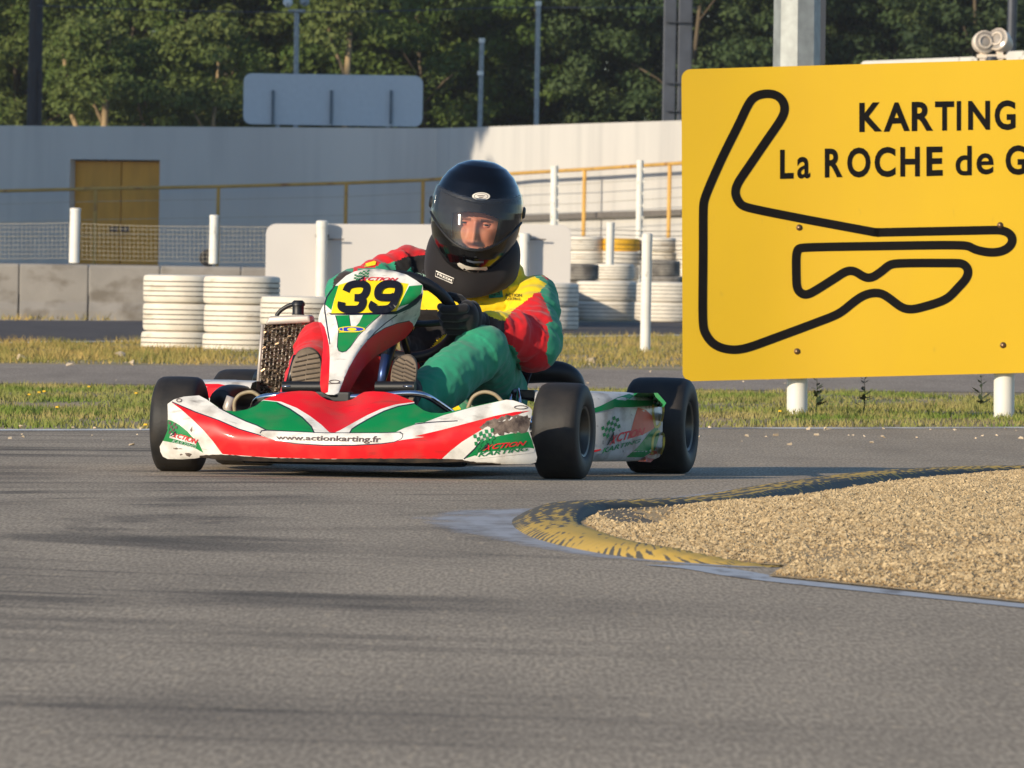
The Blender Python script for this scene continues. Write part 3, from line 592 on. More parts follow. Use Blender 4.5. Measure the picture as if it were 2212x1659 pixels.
# roof slab and back so that the building is closed
bkA, bkE = (WA.x, WA.y+9), (WE.x+9, WE.y+9)
b.add([wp(0, zt), (WK.x, WK.y, zt), (WE.x, WE.y, zt+(zt2-zt)*1.6), (WE.x, 214, zt), (WA.x, 214, zt)], [(0, 1, 2, 3, 4)])
b.add([(WE.x, WE.y, -.03), (WE.x, 214, -.03), (WE.x, 214, zt), (WE.x, WE.y, zt+(zt2-zt)*1.6)], [(0, 1, 2, 3)])
b.add([(WA.x, 214, -.03), (WE.x, 214, -.03), (WE.x, 214, zt), (WA.x, 214, zt)], [(0, 1, 2, 3)]); b.add([wp(0, -.03), wp(0, zt), (WA.x, 214, zt), (WA.x, 214, -.03)], [(0, 1, 2, 3)])
b.out('wall', mWall, bd)
um = u1+(u2-u1)*.52
for a, c in ((u1+.004, um-.012), (um+.012, u2-.004)):
    bb = B(); bb.add([wp(a, 0, dp-.06), wp(c, 0, dp-.06), wp(c, zd-.03, dp-.06), wp(a, zd-.03, dp-.06), wp(a, 0, dp), wp(c, 0, dp), wp(c, zd-.03, dp), wp(a, zd-.03, dp)], [(0, 1, 2, 3), (4, 7, 6, 5), (0, 4, 5, 1), (1, 5, 6, 2), (2, 6, 7, 3), (3, 7, 4, 0)])
    dl = bb.out('door', mDoor, bd, bevel=.01)
    hh = B(); q = Vector(wp(a+.12 if a > um else c-.12, .57+.62, dp-.10)); hh.box(q, (.16, .06, .10)); hh.out('handle', mDark, dl)
bb = B(); q = [Vector((WK.x, WK.y)), Vector((WE.x, WE.y))]; dn = (q[1]-q[0]).normalized(); nn = Vector((dn.y, -dn.x))
za = U(940, 483, 196).z; zc = U(1470, 465, 181.3).z
for z0_, h_, mi in ((0, .10, 0),):
    A_ = q[0]; E_ = q[1]; zE = za+(zc-za)*1.6
    bb.add([(A_.x, A_.y, za), (E_.x, E_.y, zE), (E_.x, E_.y, zE+.1), (A_.x, A_.y, za+.1), (A_.x+nn.x*.12, A_.y+nn.y*.12, za), (E_.x+nn.x*.12, E_.y+nn.y*.12, zE), (E_.x+nn.x*.12, E_.y+nn.y*.12, zE+.1), (A_.x+nn.x*.12, A_.y+nn.y*.12, za+.1)], [(0, 3, 2, 1), (4, 5, 6, 7), (0, 1, 5, 4), (1, 2, 6, 5), (2, 3, 7, 6), (3, 0, 4, 7)])
bb.out('ledge', M('grey_ledge', S(112, 106, 100), .9), bd)
# railing running along the building
mRail = M('yellow_rail_paint', S(204, 158, 74), .6, scale=3, var=.12); overlay(mRail, S(150, 90, 50), 2.2, .6, .68, (1, 1, 1), 6, .7)
rl = empty('railing', (0, 0, 0), 'long yellow painted tubular railing rising along the building wall', 'railing')
rp = [(-300, 418), (0, 412.5), (200, 408), (472, 403), (748, 395.5), (914, 389), (1115, 374.5), (1262, 366), (1447, 354), (1600, 344)]
def rdep(px, py):   # about a metre in front of the wall
    if px <= 940: return (WA+t_d*onwall(px)).y-1.3
    v = ray(px, 560); dx = v.x/v.y; t = (WK.y*dx-WK.x)/((WB-WK).x-(WB-WK).y*dx); return WK.y+(WB-WK).y*t-1.3
pts = [U(x, y, rdep(x, y)) for x, y in rp]; B().tube(pts, .034, 10).out('handrail', mRail, rl, True)
for px in (-60, 207, 472, 748, 914, 1263, 1447):
    py = np.interp(px, [a for a, _ in rp], [b_ for _, b_ in rp]); T = U(px, py, rdep(px, py)); B().tube([(T.x-.01, T.y, -.02), (T.x, T.y, T.z)], .036, 10).out('post', mRail, rl, True, autos=.6)
w = B()
for k, dz in enumerate((.25, .6, .9)): w.tube([p-Vector((0, 0, dz+.01*math.sin(i*2))) for i, p in enumerate(pts)], .006, 4, cap=False)
w.out('wire', mWire, rl)
# ================================================================ SIGN BACK, MASTS
mGal = M('galvanised_steel', S(150, 154, 152), .55, metal=.3, scale=14, var=.14); mSB = M('aluminium_sign_back', S(188, 192, 194), .5, metal=.2, var=.03)
sb = empty('sign_back', (0, 0, 0), 'blank grey back of a rounded sign above the building wall', 'sign')
a = U(525, 268, 202); c = U(914, 164, 202); B().prism([(x, 202, z) for x, z in rrect(a.x, a.z, c.x, c.z, .16)], (0, .03, 0)).out('panel', mSB, sb, bevel=.004)
mSlot = M('bracket_grey', S(92, 104, 112), .6)
for px in (590, 716, 845):
    T = U(px+1, 195, 201.95); Bt = U(px-2, 268, 201.95); B().box((T+Bt)/2, (.055, .06, (T-Bt).length)).out('bracket', mSlot, sb)
for px in (600, 838): Bt = U(px, 262, 202.1); B().tube([(Bt.x, 202.1, 0), Bt], .045, 10).out('post', mGal, sb, True, autos=.6)
fl = empty('floodlight_mast', (0, 0, 0), 'slim grey mast with a pair of floodlights behind the grey sign back', 'mast')
T = U(641, 24, 205); Bt = U(636, 560, 205); Bt.z = 0; B().tube([Bt, T], .052, 10).out('pole', mGal, fl, True, autos=.6); B().box(T, (.34, .06, .07)).out('crossbar', mGal, fl)
for px, py in ((622, 5), (658, 3)):
    q = U(px, py, 205); B().lathe([(.02, .12), (.07, .10), (.10, 0), (.09, -.01), (0, -.02)], 14, Matrix.Translation(q)@Matrix.Rotation(1.9, 4, 'X')).out('floodlight', mGal if px > 640 else mPW, fl, True)
def rod(px0, px1, t, d, r, label, band=None):
    e = empty('flag_pole', (0, 0, 0), label, 'pole', 'slim poles behind the building'); T = U(px1, t, d); Bt = U(px0, 500, d); ext = Bt+(Bt-T)*.0; Bt.z = 0
    B().tube([Bt, T], r, 10).out('pole', mGal, e, True, autos=.6); B().tube([T-Vector((0, 0, .03)), T+Vector((0, 0, .06))], r*1.25, 10).out('cap', mPW, e, True, autos=.6)
    if band: q = U(px1-3, band, d); B().tube([q-Vector((0, 0, .04)), q+Vector((0, 0, .04))], r*1.3, 10).out('collar', mPW, e, True, autos=.6)
rod(1030, 1041, 89, 203, .048, 'shorter slim grey pole with white cap and white collar', 158); rod(1154, 1163, 9, 203, .05, 'taller slim grey pole with white cap near the frame top')
dm = empty('steel_mast', (0, 0, 0), 'dark grey twin column steel mast left of the yellow sign', 'mast')
for px0, px1, wd_ in ((1443, 1451, .24), (1478, 1482, .26)):
    T = U(px1, -260, 192); Bt = U(px0, 400, 192); Bt.z = 0; bb = B(); bb.box((T+Bt)/2, (wd_, .22, T.z)); bb.out('column', mDark, dm, bevel=.02)
for py in (48, 180, 240, 295): q = U(1466, py, 191.9); B().box(q, (.5, .25, .012)).out('band', mDark, dm)
gp_ = empty('galvanised_mast', (0, 0, 0), 'thick pale galvanised octagonal mast standing behind the yellow sign', 'mast')
T = U(1726, -400, 62); Bt = U(1716, 700, 62); Bt.z = 0; B().tube([Bt, T], [.15, .135], 8).out('column', mGal, gp_, False)
T = U(1780, -400, 66); B().box((T.x, 66, T.z/2), (.06, .12, T.z)).out('mast_shade_side', mDark, gp_)  # dark box added as the mast's shaded side
mWood = M('dark_timber', S(42, 40, 42), .8, scale=8, stretch=(4, 4, .3), var=.3)
ut = empty('utility_pole', (0, 0, 0), 'dark timber utility pole at the left edge in front of the trees', 'pole')
T = U(84, -300, 205); Bt = U(70, 400, 205); Bt.z = 0; B().tube([Bt, T], [.16, .13], 12).out('pole', mWood, ut, True, autos=.6); q = U(100, 150, 204.9); B().box((U(88, 150, 205).x, 204.85, q.z-1.0), (.08, .1, 1.9)).out('cable_cover', mWood, ut)
cb = B(); cb.tube([U(80+t*62, 12+14*math.sin(min(1, t/16)*math.pi*.9), 204) for t in range(24)], .011, 5); tag(cb.out('power_cable', mDark), 'thin dark power cable sagging in front of the trees', 'cable')
hp = empty('floodlight_pair', (0, 0, 0), 'pair of pale round floodlights above the yellow sign', 'floodlight')
mLamp = M('lamp_housing', S(222, 206, 186), .45, var=.05); mGlass = M('lamp_glass', S(150, 140, 128), .15, spec=.7)
for px, py, rx_, ry_ in ((2124, 92, 1.45, .25), (2160, 88, 1.3, -.55)):
    q = U(px, py, 112); Mx = Matrix.Translation(q)@Matrix.Scale(2.15, 4)@Matrix.Rotation(ry_, 4, 'Z')@Matrix.Rotation(rx_, 4, 'X')
    lo = B().lathe([(0, -.09), (.03, -.085), (.045, -.05), (.055, -.02), (.058, .03), (.052, .034)], 20, Mx).out('lamp', mLamp, hp, True, autos=.7)
    B().lathe([(.052, .030), (.04, .033), (0, .036)], 20, Mx).out('lens', mGlass, lo, True); B().lathe([(.035, .038), (.035, .042), (.028, .042), (.028, .038)], 16, Mx, closed=True).out('ring', mLamp, lo, True)
    B().box(q+Vector((0, 0, -.16)), (.075, .06, .15)).out('yoke', mLamp, hp, bevel=.004)
q = U(2142, 122, 112); B().box(q, (.32, .1, .04)).out('crossbar', mLamp, hp, bevel=.003); B().tube([(q.x, 112, 0), q], .075, 12).out('pole', mDark, hp, True, autos=.6)
T = U(2192, -200, 150); tag(B().tube([(T.x-.05, 150, 0), T], .07, 10).out('lamp_post', mDark, None, True, autos=.6), 'thin dark pole in front of the trees at the top right corner', 'pole')
# ================================================================ TREES
def leaf_mat(name, a, b):
    m = M(name, a, .65, scale=.9, col2=b, lo=.35, hi=.65, spec=.25, detail=4)
    nt = m.node_tree; N = nt.nodes; L = nt.links; bs = N['Principled BSDF']
    tr = N.new('ShaderNodeBsdfTranslucent'); mx = N.new('ShaderNodeMixShader'); mx.inputs[0].default_value = .42
    L.new(bs.inputs['Base Color'].links[0].from_socket, tr.inputs['Color']); L.new(bs.outputs[0], mx.inputs[1]); L.new(tr.outputs[0], mx.inputs[2]); L.new(mx.outputs[0], N['Material Output'].inputs['Surface']); return m
mLf = [leaf_mat('leaf_olive', S(92, 112, 52), S(118, 128, 70)), leaf_mat('leaf_green', S(84, 108, 50), S(108, 126, 62)), leaf_mat('leaf_dark', S(72, 92, 54), S(96, 112, 68)), leaf_mat('leaf_deep', S(60, 78, 48), S(82, 98, 62))]
mBarkD = M('grey_bark', S(96, 84, 66), .9, scale=6, stretch=(1, 1, .3), var=.3)
mBark = M('pale_bark', S(150, 128, 94), .9, scale=6, stretch=(1, 1, .3), var=.3, bump=.4, bscale=20)
def crown_mesh(n, rx, zc, rz, ncl, ls, seed):
    g_ = np.random.default_rng(seed)
    u = g_.normal(size=(ncl, 3)); u /= np.linalg.norm(u, axis=1)[:, None]; rad = (.35+.65*g_.random(ncl)**.5)
    C = u*rad[:, None]*np.array((rx, rx, rz))+np.array((0, 0, zc)); C = C[C[:, 2] > .3]
    cr = g_.uniform(.28, .62, len(C)); k = g_.integers(0, len(C), n); dirs = g_.normal(size=(n, 3)); dirs /= np.linalg.norm(dirs, axis=1)[:, None]
    P = C[k]+dirs*(cr[k]*(.45+.6*g_.random(n)))[:, None]*np.array((1, 1, .6)); P[:, 2] = np.maximum(P[:, 2], .1)
    nrm = dirs*.8+g_.normal(size=(n, 3))*.5+np.array((0, 0, .5)); nrm /= np.linalg.norm(nrm, axis=1)[:, None]
    a = np.cross(nrm, g_.normal(size=(n, 3))); a /= np.linalg.norm(a, axis=1)[:, None]; b_ = np.cross(nrm, a); s = ls*(.55+.7*g_.random(n))[:, None]
    v = np.stack([P-a*s*.9, P-b_*s*.5+nrm*s*.12, P+a*s*.9, P+b_*s*.5+nrm*s*.12], 1).reshape(-1, 3)
    return v, np.arange(n*4).reshape(n, 4)
crowns = []
shade_crown = crown_mesh(17000, 3.0, 6.0, 5.9, 150, .22, 77)
for i, (n, rx, zc, rz, ncl, ls) in enumerate(((30000, 2.6, 5.3, 5.2, 190, .085), (28000, 2.3, 4.6, 4.6, 170, .08), (32000, 3.0, 6.0, 5.8, 210, .09))):
    crowns.append(crown_mesh(n, rx, zc, rz, ncl, ls, 20+i))
crowns.append(shade_crown)
def trunk_shape(h, r, seed, spread=1.2):
    rs = random.Random(seed); b = B(); top = Vector((rs.uniform(-.5, .5), rs.uniform(-.3, .3), h)); pts = [Vector((0, 0, -.05)), Vector((rs.uniform(-.15, .15), 0, h*.3)), Vector((top.x*.6, top.y*.6, h*.65)), top]
    b.tube(smoothline(pts, 5), [r*(1-.75*i/15) for i in range(16)], 8)
    for k in range(7):
        t = rs.uniform(.2, .8); q = Vector(smoothline(pts, 5)[int(t*15)]); a = rs.uniform(0, 6.28); e = q+Vector((math.cos(a)*spread, math.sin(a)*spread, rs.uniform(.7, 1.6))); b.tube([q, q.lerp(e, .5)+Vector((0, 0, .1)), e], [r*.45*(1-.5*t), r*.3*(1-.5*t), .02], 6)
    return b
tree_cache = {}
def tree(X, Y, ci, mi, s, rz_, label, trunk_r=.12, grp='trees behind the building'):
    e = empty('tree', (X, Y, 0), label, 'tree', grp, rz=rz_); e.scale = (s, s, s); key = (ci, mi, trunk_r)
    if key not in tree_cache:
        v, f = crowns[ci]; c = mesh_np('crown', v, f, [mLf[mi]]); t = trunk_shape([7, 6, 8, 8][ci], trunk_r, ci).out('trunk', mBarkD, None, True); tree_cache[key] = (c, t); c.parent = e; t.parent = e
    else:
        for q in tree_cache[key]: d_ = q.copy(); COL.objects.link(d_); d_.parent = e
rt = random.Random(11)
spots = []
for row, (Y, n, off) in enumerate(((219, 12, 0), (224, 12, .9), (231, 12, .3))):
    for i in range(n):
        X = (-13.2+i*2.35+off+rt.uniform(-.5, .5))*Y/219; spots.append((row, X, Y+rt.uniform(-1.5, 1.5)))
adj = {0: 'front row', 1: 'second row', 2: 'third row'}
for k, (row, X, Y) in enumerate(spots):
    px = X/Y*F+W/2; mi = (0 if px < 700 else 1 if px < 1150 else 2) if rt.random() < .75 else rt.choice((0, 1, 2))
    if px > 1150: mi = rt.choice((2, 2, 3))  # darker leaf colours stand in for the weaker light on the right
    near = ['far left by the utility pole', 'left of the grey sign back', 'behind the grey sign back', 'right of the grey sign back', 'behind the slim poles', 'behind the dark twin mast', 'behind the pale thick mast', 'above the yellow sign', 'by the right frame edge', 'beyond the right frame edge', 'beyond the left frame edge']
    nx = (9 if px > 2260 else 8 if px > 2050 else 7 if px > 1830 else 6 if px > 1620 else 5 if px > 1330 else 4 if px > 1000 else 3 if px > 880 else 2 if px > 560 else 1 if px > 220 else 0 if px > -60 else 10)
    tree(X, Y, rt.randrange(3), mi, rt.uniform(.9, 1.12), rt.uniform(0, 6.28), f'{["olive", "fresh green", "dark green", "deep green"][mi]} leafy tree of the {adj[row]}, {near[nx]}', .10)
# bare pale trunks standing at the wood's edge
def bare(px, ptop, pbot, r, d, label, lean):
    e = empty('tree', (U(px, 300, d).x, d, 0), label, 'tree', 'pale trunks at the wood edge'); zt_ = U(px, ptop, d).z
    pts = [(-.05*lean-.1*lean, 0, 0), (0, 0, zt_*.5), (.10*lean, 0, zt_*.8), (.28*lean, 0, zt_), (.4*lean, .1, zt_+1.2)]
    b = B(); b.tube(smoothline(pts, 4), [r*(1-.03*i) for i in range(17)], 8); b.tube([(.10*lean, 0, zt_*.8), (-.3, 0, zt_*.95), (-.5, 0, zt_*1.1)], [r*.5, r*.35, .02], 6); b.out('trunk', mBark, e, True)
    v, f = crown_mesh(4000, 1.1, zt_+.7, 1.2, 30, .085, int(px)); mesh_np('crown', v, f, [mLf[0]], parent=e)
for a in ((223, 185, 270, .10, 213.6, 'pale bare trunk right of the utility pole, straight', .2), (188, 230, 270, .08, 214, 'slender pale trunk leaning left beside the straight one', -1.3), (450, 225, 270, .06, 214.4, 'thin pale trunk between utility pole and grey sign back', .5), (744, 60, 150, .09, 214.2, 'pale trunk rising behind the grey sign back', .3), (360, 250, 275, .06, 214.8, 'short leaning pale trunk low at the wood edge', -2)): bare(*a)
# deeper wood reads as one mass
allv = []; allf = []; k0 = 0
for i in range(26):
    v, f = crowns[i % 3]; sc_ = rt.uniform(1.0, 1.5); an = rt.uniform(0, 6.28); R3 = np.array([[math.cos(an), -math.sin(an), 0], [math.sin(an), math.cos(an), 0], [0, 0, 1]])
    v = v[:48000]@R3.T*sc_+np.array((-24+(i % 13)*4.2+rt.uniform(-1, 1), 240+9*(i//13)+rt.uniform(-2, 2), 0)); f = f[:12000]; allv.append(v); allf.append(f+k0); k0 += len(v)
tag(mesh_np('woodland', np.concatenate(allv), np.concatenate(allf), [mLf[2]]), kind='stuff')
# tall trees left of the frame, whose shade lies on the building's left wing
SA, SE = math.radians(42), math.radians(17)   # sun: azimuth left of straight behind the camera, elevation
sun_dir = Vector((-math.sin(SA)*math.cos(SE), -math.cos(SA)*math.cos(SE), math.sin(SE)))
hs = Vector((sun_dir.x, sun_dir.y)).normalized()
p0 = WA+t_d*onwall(1050)+hs*30
for k in range(12):
    q = p0-t_d*(1.3+(k%6)*2.6+(1.0 if k > 5 else 0))+hs*(4 if k > 5 else 0); tree(q.x, q.y, 3, 2, 1.55, k*1.1, 'tall dense tree standing left of the frame, shading the building', .12, 'tall shade trees left of the frame')
# ================================================================ KART
from mathutils.bvhtree import BVHTree
YAW = math.radians(12.4)
PK = G(800, 1026); MK = Matrix.Translation(PK)@Matrix.Rotation(-YAW, 4, 'Z'); MKi = MK.inverted(); MK3i = MKi.to_3x3(); OL = MKi@O
def Lp(px, py, y):
    d = MK3i@ray(px, py); return OL+d*((y-OL.y)/d.y)
def Kf(px, py, f):
    y = 0.0
    for _ in range(34): p = Lp(px, py, y); y = .5*y+.5*f(p.x, p.z)
    return Lp(px, py, y)
def resample(P, st=10, closed=True):
    out = []; n = len(P)
    for i in range(n if closed else n-1):
        a, b = np.array(P[i]), np.array(P[(i+1) % n]); k = max(1, int(np.linalg.norm(b-a)/st))
        out += [tuple(a+(b-a)*j/k) for j in range(k)]
    if not closed: out.append(tuple(P[-1]))
    return out
def cdt(outline, polys, step):
    """triangulate an outline with all region borders as edges; returns 2-D points, triangles, region index per triangle (-1 none)"""
    V = []; E = []
    for P in [outline]+[p for p in polys]:
        P = resample(P, step); k = len(V); V += P; E += [(k+i, k+(i+1) % len(P)) for i in range(len(P))]
    oa = np.array(outline); g = np.array([(x, y) for x in np.arange(oa[:, 0].min(), oa[:, 0].max(), step) for y in np.arange(oa[:, 1].min(), oa[:, 1].max(), step)])+.37
    if len(g):
        g = g[inside(g, outline)]; 
        if len(g): g = g[segdist(g, outline) > step*.45]
    V += [tuple(p) for p in g]
    cv, _, cf, *_ = geometry.delaunay_2d_cdt([Vector(p) for p in V], E, [], 0, 1e-4)
    pv = np.array([tuple(p) for p in cv]); T = np.array([t for t in cf if len(t) == 3]); c = pv[T].mean(1); ok = inside(c, outline); T = T[ok]; c = c[ok]
    reg = np.full(len(T), -1)
    for i, P in enumerate(polys): reg[inside(c, P)] = i
    return pv, T, reg
def shell(name, outline, regions, f, mats, parent, th=.006, step=11, base=0):
    """sheet traced by its outline, bent to the depth function f(x, z); regions = [(material index, polygon)]"""
    pv, T, reg = cdt(outline, [p for _, p in regions], step)
    mi = np.array([base]+[m for m, _ in regions])[reg+1]
    v = [Kf(x, y, f) for x, y in pv]; n = len(v); b = B()
    b.add(v, [tuple(t) for t in T]); b.m = [int(k) for k in mi]
    cnt = {}
    for t in T:
        for i in range(3):
            e = (t[i], t[(i+1) % 3]); cnt[tuple(sorted(e))] = cnt.get(tuple(sorted(e)), 0)+1
    be = [e for e, c in cnt.items() if c == 1]
    h = .004; nb = []
    for p in v:
        dx = (f(p.x+h, p.z)-f(p.x-h, p.z))/(2*h); dz = (f(p.x, p.z+h)-f(p.x, p.z-h))/(2*h); nn = Vector((-dx, 1, -dz)).normalized(); nb.append(p+nn*th)
    b.v += [tuple(p) for p in nb]; b.f += [tuple(int(i)+n for i in reversed(t)) for t in T]; b.m += [len(mats)-1]*len(T)
    for a, c in be: b.f.append((int(a), int(c), int(c)+n, int(a)+n)); b.m.append(len(mats)-1)
    o = b.out(name, mats, parent, True, autos=math.radians(50)); return o, BVHTree.FromPolygons([tuple(p) for p in v], [tuple(int(i) for i in t) for t in T])
def stick(px, py, bvh, off=.0015, fb=0.0):
    d = (MK3i@ray(px, py)).normalized(); r = bvh.ray_cast(OL, d)
    if r[0] is None: return Lp(px, py, fb)
    return r[0]-d*off
def applique(name, items, bvh, mats, parent, off=.0015, step=9, fb=0.0):
    """printed graphics lying on a part: items = [(material index, polygon)]; later ones on top"""
    b = B()
    for k, (mi, P) in enumerate(items):
        pv, T, _ = cdt(P, [], step); b.add([stick(x, y, bvh, off+.00004*k, fb) for x, y in pv], [tuple(int(i) for i in t) for t in T], mi)
    return b.out(name, mats, parent)
def lettering(s, quad, bvh, mat, parent, shear=0, bold=0, off=.003, fb=0.0, name='lettering'):
    v, f = fit_text(s, quad, shear, bold); b = B(); b.add([stick(x, y, bvh, off, fb) for x, y in v], f); return b.out(name, mat, parent)
# --- materials
def paint(name, c, rough=.42, dirt=.5, coat=.08):
    m = M(name, c, rough, var=.05, scale=5, coat=coat, spec=.3)
    if dirt: overlay(m, S(112, 98, 80), 18, .46, .72, (1, 1, 1), 8, dirt*.85); overlay(m, S(60, 52, 46), 55, .62, .74, (.22, 1, 1), 6, dirt)
    return m
kR = paint('red_bodywork', S(222, 24, 32), dirt=.3); kG = paint('green_bodywork', S(8, 130, 68), dirt=.25); kW = paint('white_bodywork', S(228, 224, 215), dirt=.6); kK = M('dirty_black_plastic', S(30, 27, 25), .7, var=.3, scale=30, col2=S(70, 58, 46)); kY = M('yellow_number_sticker', S(240, 212, 20), .4, var=.03); kN = M('navy_trim', S(26, 22, 48), .4, var=.1)
kB = M('black_sticker_print', S(20, 18, 26), .45); kWp = paint('white_pod', S(204, 202, 198), dirt=.9); kBack = M('plastic_back', S(40, 38, 38), .6)
kLR = M('red_logo_print', S(214, 30, 44), .5); kLG = M('green_logo_print', S(20, 118, 66), .5); kLB = M('blue_logo_print', S(40, 56, 170), .5); kGrey = M('grey_print', S(88, 70, 66), .6)
kSm = M('rubber_scuff', S(66, 54, 50), .8, var=.4, scale=60, col2=S(128, 112, 100)); kOr = M('faded_red_print', S(206, 96, 70), .5, var=.1)
mChrome = M('chrome_tube', S(215, 215, 222), .12, metal=1, var=.03); mAlu = M('brushed_aluminium', S(190, 180, 170), .45, metal=.3, var=.08, scale=40); mFin = M('radiator_fin', S(160, 146, 130), .25, metal=.8, var=.35, scale=300)
mBlackP = M('black_plastic', S(24, 24, 26), .45, var=.15); mSteelB = M('black_steel', S(20, 20, 23), .35, var=.2, spec=.6); mHose = M('braided_hose', S(150, 134, 104), .5, var=.15, scale=60); mBlueA = M('anodised_blue', S(70, 88, 130), .35, metal=.7)
mTyre = M('kart_tyre_rubber', S(30, 29, 28), .6, scale=14, col2=S(52, 47, 42), lo=.35, hi=.7, bump=.25, bscale=120, bdist=.002, spec=.4); mRim = M('dark_magnesium_rim', S(96, 92, 84), .4, metal=.7, var=.1); mHub = M('hub_black', S(18, 18, 18), .5)
kart = empty('go_kart', (0, 0, 0), 'low racing kart number 39 in red, white and green bodywork cornering on the track', 'go-kart'); kart.matrix_world = MK
# --- wheels
def wheel(x, y, R, hw, steer, camber=0):
    e = empty('wheel', (x, y, R-.002), parent=kart); e.rotation_euler = (0, camber, steer)
    rr = .066; half = [(rr, hw*.84), (rr+.012, hw*.97), (R-.034, hw), (R-.016, hw*.965), (R-.006, hw*.88), (R-.001, hw*.72), (R, hw*.4)]
    prof = half+[(R+.0005, 0)]+[(r, -z) for r, z in reversed(half)]+[(rr-.004, -hw*.5), (rr-.004, hw*.5)]
    Mx = Matrix.Rotation(math.pi/2, 4, 'Y')
    b = B(); b.lathe(prof, 64, Mx, closed=True); b.out('tyre', mTyre, e, True, autos=math.radians(50))
    b = B(); b.lathe([(rr-.003, -hw*.86), (rr+.003, -hw*.90), (rr+.003, -hw*.84), (rr-.005, -hw*.6), (rr-.008, 0), (rr-.005, hw*.6), (rr+.003, hw*.84), (rr+.003, hw*.90), (rr-.003, hw*.86), (rr-.012, hw*.55), (rr-.014, hw*.05), (.03, hw*.02), (.024, hw*.3), (0, hw*.32), (0, -hw*.32), (.024, -hw*.3), (.03, -hw*.02), (rr-.014, -hw*.05), (rr-.012, -hw*.55)], 40, Mx, closed=False); b.out('rim', mRim, e, True, autos=.7)
    b = B(); 
    for k in range(3):
        a = 2*math.pi*k/3; b.tube([(hw*.15, .017*math.cos(a), .017*math.sin(a)), (hw*.42, .017*math.cos(a), .017*math.sin(a))], .005, 6)
    b.tube([(-hw*.6, 0, 0), (hw*.55, 0, 0)], .012, 12); b.out('hub', mHub, e)
    return e
wheel(.535, 0, .131, .064, math.radians(-1.5), 0); wheel(-.535, 0, .130, .064, math.radians(3), 0)
wheel(.592, 1.03, .135, .088, 0); wheel(-.600, 1.03, .136, .090, 0)
# --- front fairing
def f_fair(x, z):
    a = abs(x); y = -.47+.30*a**1.6+4*max(0, a-.44)**2
    z0 = float(np.interp(a, [0, .27, .33, .40, .455, .53], [.112, .122, .148, .157, .175, .2])); t = (z-z0)/.012
    up = .012*(math.log1p(math.exp(t)) if t < 30 else t); y += up*float(np.interp(a, [0, .25, .4, .53], [1.7, 1.7, 1.35, .8]))
    y += .8*max(0, .05-z)+.22*max(0, .10-z)
    y += .045*math.exp(-(x/.055)**2)*min(1, max(0, (z-z0)/.06)); return y
fo = z1((205, 476), (250, 445), (320, 425), (425, 417), (480, 446), (560, 500), (610, 522), (680, 529), (760, 515), (825, 488), (868, 452), (890, 440), (1000, 400), (1070, 389), (1130, 385), (1215, 387), (1240, 393), (1280, 425), (1320, 447), (1380, 460), (1450, 457), (1500, 443), (1545, 412), (1580, 393), (1640, 388), (1720, 392), (1800, 408), (1880, 440), (1930, 460)) + z2((0, 478), (60, 520), (110, 538), (190, 541), (260, 528), (340, 510), (480, 478), (560, 462), (640, 447), (690, 452), (760, 475), (808, 503), (822, 522), (815, 570), (800, 650), (818, 720), (842, 790), (856, 850), (848, 885), (810, 898), (600, 900), (400, 896), (340, 880), (200, 886), (0, 890)) + z1((1700, 884), (1200, 884), (800, 878), (560, 868), (440, 850), (400, 858), (310, 864), (205, 862), (172, 845), (155, 812), (150, 775), (178, 725), (205, 660), (207, 560))
pill = z1((855, 684), (866, 668), (900, 664), (1300, 681), (1700, 681), (1828, 677), (1847, 688), (1848, 706), (1835, 722), (1790, 740), (1700, 752), (1500, 763), (1300, 763), (1100, 751), (960, 730), (890, 708))
pc = np.array(pill).mean(0); pill_o = [tuple(pc+(np.array(p)-pc)*np.array((1.012, 1.16))) for p in pill]
red_low = z11((300, 545), (430, 640), (600, 790), (760, 950), (880, 1090), (960, 1200), (1010, 1266)) + z1((600, 829), (900, 850), (1300, 861), (2100, 861)) + z2((190, 861), (250, 805), (330, 742), (430, 680), (520, 625), (640, 575), (812, 524), (700, 532), (560, 560), (420, 597), (200, 655), (0, 702)) + z1((2000, 708), (1850, 728), (1700, 757), (1500, 768), (1300, 768), (1100, 756), (960, 735), (860, 700), (700, 653), (560, 592), (400, 535))
gl = z1((470, 425), (480, 446), (560, 502), (650, 549), (750, 596), (830, 625), (900, 661), (1100, 668), (1230, 680), (1215, 632), (1150, 567), (1060, 506), (970, 462), (875, 452), (840, 470), (760, 500), (680, 510), (560, 480))
cr = z1((880, 448), (885, 380), (1220, 370), (1380, 430), (1640, 370), (1900, 400), (1940, 462), (1800, 480), (1700, 511), (1600, 556), (1500, 611), (1420, 656), (1372, 679), (1335, 674), (1280, 621), (1200, 560), (1110, 505), (1000, 461))
gr = z1((1942, 472), (1820, 495), (1720, 530), (1620, 580), (1540, 625), (1495, 655), (1478, 682), (1800, 674), (1860, 646), (1950, 617)) + z2((0, 612), (70, 605), (200, 556), (400, 500), (640, 447), (560, 440), (420, 470), (250, 505), (150, 520), (60, 500), (0, 460))
gcr = z2((345, 862), (420, 790), (460, 740), (580, 702), (720, 675), (795, 672), (822, 735), (840, 800), (838, 812), (700, 800), (560, 815), (480, 850), (420, 838))
gcl = z11((250, 788), (300, 800), (410, 860), (520, 950), (590, 1030), (680, 1110), (745, 1252), (640, 1192), (500, 1142), (330, 1112), (172, 1082), (215, 980))
def jag(P, a, st=6):
    rs = random.Random(3); return [(x+rs.uniform(-a, a), y+rs.uniform(-a, a)) for x, y in resample(P, st)]
lipp = jag(z1((430, 838), (520, 832), (600, 831), (900, 852), (1300, 862), (1560, 858), (2100, 860)) + z2((190, 860), (330, 866), (430, 884), (600, 893), (600, 930), (0, 930)) + z1((1200, 910), (500, 900), (430, 860)), .8)
